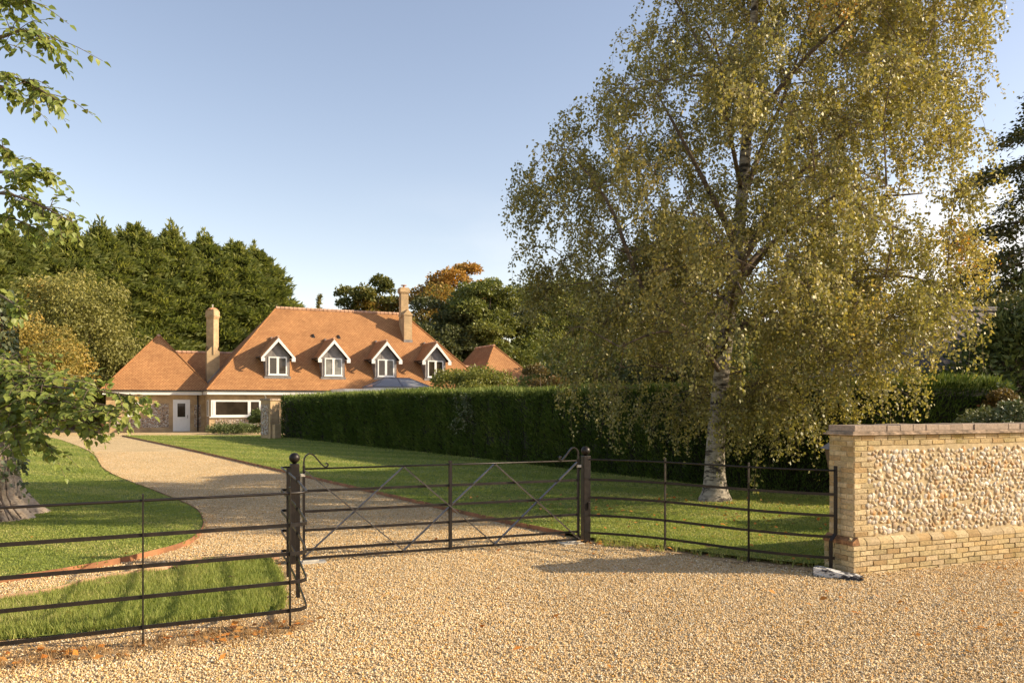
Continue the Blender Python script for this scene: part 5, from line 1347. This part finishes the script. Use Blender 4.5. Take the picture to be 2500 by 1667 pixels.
# ------------------------------------------------------------------ old tree at the left edge with overhanging branches
def lime():
    r = np.random.default_rng(111); bc = np.array([-9.2, 13.9, LZ]); t = empty('old_tree', bc, 'old ivy clad tree with buttressed trunk at the left edge, leafy branches overhanging', 'tree')
    n = 40; rings = []
    for z, rr_ in ((-.1, 1.25), (.05, 1.05), (.2, .90), (.45, .76), (.8, .68), (1.4, .62), (2.2, .58), (3.4, .52), (5, .46), (7, .38), (9, .28), (11, .15), (12.5, .03)):
        ring = []
        for k in range(n):
            a = 2 * PI * k / n; fl_ = max(0, 1 - z / 1.6) ** 1.6
            lob = 1 + fl_ * (.34 * max(0, math.cos(3.0 * (a + .95))) ** 1.5 + .15 * math.cos(7 * a + 1)) + .05 * math.sin(6 * a + z) + .03 * math.sin(11 * a - z * 2)
            ring.append(bc * [1, 1, 0] + np.array([math.cos(a) * rr_ * lob - .16 * max(0, z - .9) ** 1.35, math.sin(a) * rr_ * lob, z]))
        rings.append(ring)
    m = MB(); m._rings(rings, (.5, .5, .5)); m.build('trunk', M['limebark'], t, bc, True)
    # ivy on the trunk
    k = 5200; a = r.random(k) * 2 * PI; z = .35 + 3.6 * r.random(k) ** .8; keep = vnoise(np.stack([np.cos(a) * 2, np.sin(a) * 2, z], 1), 1.4, 3) > -.35 + .55 * (z < .75)
    a, z = a[keep], z[keep]; k = len(a); rr_ = np.interp(z, [.2, .45, .8, 1.4, 2.2, 3.4, 5], [.98, .86, .76, .68, .64, .58, .5]) + .10 * r.random(k)
    N = np.stack([np.cos(a), np.sin(a), np.zeros(k)], 1); Q = bc * [1, 1, 0] + N * rr_[:, None] + UP * z[:, None]
    V, F = cards(Q, r.normal(size=(k, 3)) * .5 + [0, 0, -.7] + N * .5, .085 * (.6 + .7 * r.random(k)), .075, r, .08, N + r.normal(size=(k, 3)) * .4)
    np_mesh('ivy', V, F, M['ivy'], t, bc, rcol(k, r, .1, .8))
    m = MB()
    for q in range(24):
        a0 = r.random() * 2 * PI; pth = []
        for zz in np.linspace(.1, 1.2 + 2.4 * r.random(), 9):
            a0 += r.normal() * .05; R_ = np.interp(zz, [0, .2, .45, .8, 1.4, 2.2, 3.4], [1.18, 1.0, .84, .74, .66, .62, .56]) + .02; pth.append(bc * [1, 1, 0] + np.array([math.cos(a0) * R_, math.sin(a0) * R_, zz]))
        m.tube(pth, [.009 + .010 * r.random()] * 9, 5)
    m.build('ivy_stem', M['limb'], t, bc)
    # branches
    bm_ = MB(); parts = []
    def X(px, py, z): return np.array([(px - 1250) / 2000 * z, z, 2 - (py - 985) / 2000 * z])
    def leafspray(path, r0, ntw, llen, seed, dens=9, s0=.15):
        q = limb_tube(bm_, path, r0, .006, 6, 6)
        for j in range(ntw):
            u = s0 + (1 - s0) * r.random() ** .8; i = int(u * (len(q) - 1)); p = q[i]; dv = nrm(q[min(i + 1, len(q) - 1)] - q[max(i - 1, 0)])
            tip = p + dv * llen * (.1 + .35 * r.random()) + r.normal(size=3) * [.26, .35, .15] * (llen / .6) + [0, 0, -.10]
            if j < 3: p = q[-1 - j]; tip = p + dv * llen * .12 + [0, 0, -.10]
            kk = smooth_line([p, (p + tip) / 2 + [0, 0, .05], tip], 4); bm_.tube(kk, list(np.linspace(.006, .0025, len(kk))), 4)
            n = dens; s = np.linspace(.12, 1, n); idx = s * (len(kk) - 1); i0 = np.minimum(idx.astype(int), len(kk) - 2); f = (idx - i0)[:, None]
            Q = kk[i0] * (1 - f) + kk[i0 + 1] * f; ax = nrm(tip - p); sg = np.where(np.arange(n) % 2 == 0, 1., -1.)[:, None]; sd_ = nrm(np.cross(ax, UP))
            D = ax * .55 + sd_ * sg * .75 + [0, 0, -.35] + r.normal(size=(n, 3)) * .30; D[-1] = ax + [0, 0, -.3]
            Nn = UP + r.normal(size=(n, 3)) * .45 + [.25, -.35, 0]
            D = nrm(D); S = nrm(np.cross(D, Nn)); N2 = np.cross(S, D); L = (.094 * (.6 + .65 * r.random(n)))[:, None]; W = L * .72
            a = Q + D * .012; b = a + D * L * .30 + S * W * .5 + N2 * W * .10; c = a + D * L * .68 + S * W * .34 + N2 * W * .02; d = a + D * L - N2 * L * .12; e_ = a + D * L * .68 - S * W * .34 + N2 * W * .02; f_ = a + D * L * .30 - S * W * .5 + N2 * W * .10; md = a + D * L * .45 - N2 * W * .04
            V = np.stack([a, b, md, f_, b, c, d, md, md, d, e_, f_], 1).reshape(-1, 3); F = np.arange(12 * n).reshape(-1, 4)
            cc_ = np.repeat(np.clip(r.random(n) * .75 + .1 * r.normal(), 0, 1), 3); C3 = np.zeros((3 * n, 3)); C3[:, 0] = cc_; parts.append((V, F, C3))
    B0 = lambda z: np.array([-8.6, 13.6, z])
    # upper left
    leafspray([B0(6.5), X(-260, 150, 11.2), X(-30, 100, 10.0), X(60, 75, 9.6), X(118, 105, 9.4)], .05, 30, .55, 1, 10, .45)
    leafspray([B0(6.0), X(-260, 230, 11), X(-40, 190, 9.8), X(50, 195, 9.4), X(140, 245, 9.2)], .05, 26, .50, 2, 10, .45)
    leafspray([B0(6.9), X(-260, 60, 11), X(-60, 20, 10.2), X(10, 5, 9.8), X(60, -5, 9.6)], .05, 22, .5, 3, 10, .5)
    leafspray([B0(5.8), X(-260, 260, 11), X(-60, 215, 10), X(0, 210, 9.8), X(35, 225, 9.7)], .04, 12, .4, 4, 9, .5)
    # middle
    leafspray([B0(4.6), X(-260, 430, 11), X(-30, 420, 9.8), X(70, 425, 9.4), X(118, 420, 9.2)], .045, 22, .5, 5, 10, .45)
    leafspray([B0(4.2), X(-260, 480, 11), X(-30, 470, 9.8), X(70, 490, 9.4), X(172, 540, 9.1)], .045, 32, .5, 6, 10, .45)
    leafspray([B0(4.0), X(-260, 520, 11), X(-60, 520, 10), X(20, 530, 9.6), X(90, 560, 9.4)], .04, 22, .5, 7, 9, .45)
    leafspray([B0(4.9), X(-200, 390, 11), X(-40, 350, 10), X(-5, 352, 9.8), X(18, 370, 9.7)], .03, 8, .3, 8, 8, .6)
    leafspray([B0(3.4), X(-200, 690, 11), X(-60, 690, 10), X(0, 720, 9.7), X(45, 750, 9.5)], .03, 9, .4, 9, 8, .5)
    # lower, dense
    for (tx, ty, z, nt, ds) in ((350, 968, 8.9, 32, 10), (300, 1020, 9.0, 20, 9), (245, 1058, 9.1, 20, 9), (170, 985, 9.4, 32, 10), (120, 930, 9.6, 30, 10), (60, 900, 9.8, 26, 10), (120, 1090, 9.3, 26, 10), (50, 1010, 9.6, 28, 10), (40, 1075, 9.5, 24, 10), (215, 935, 9.3, 18, 9), (20, 880, 10, 20, 9), (320, 1000, 9.3, 16, 9)):
        sy_ = 930 + (ty - 930) * .5
        leafspray([B0(2.7), X(-240, sy_ - 40, 11), X(-60, sy_ - 20, 10.2), X(tx * .45, (sy_ + ty) / 2 - 12, z + .35), X(tx, ty, z)], .035, nt, .55, 10, ds, .42)
    bm_.build('branches', M['limb'], t, bc, True); V, F, C_ = join(parts); np_mesh('leaves', V, F, M['limeleaf'], t, bc, C_)
lime()
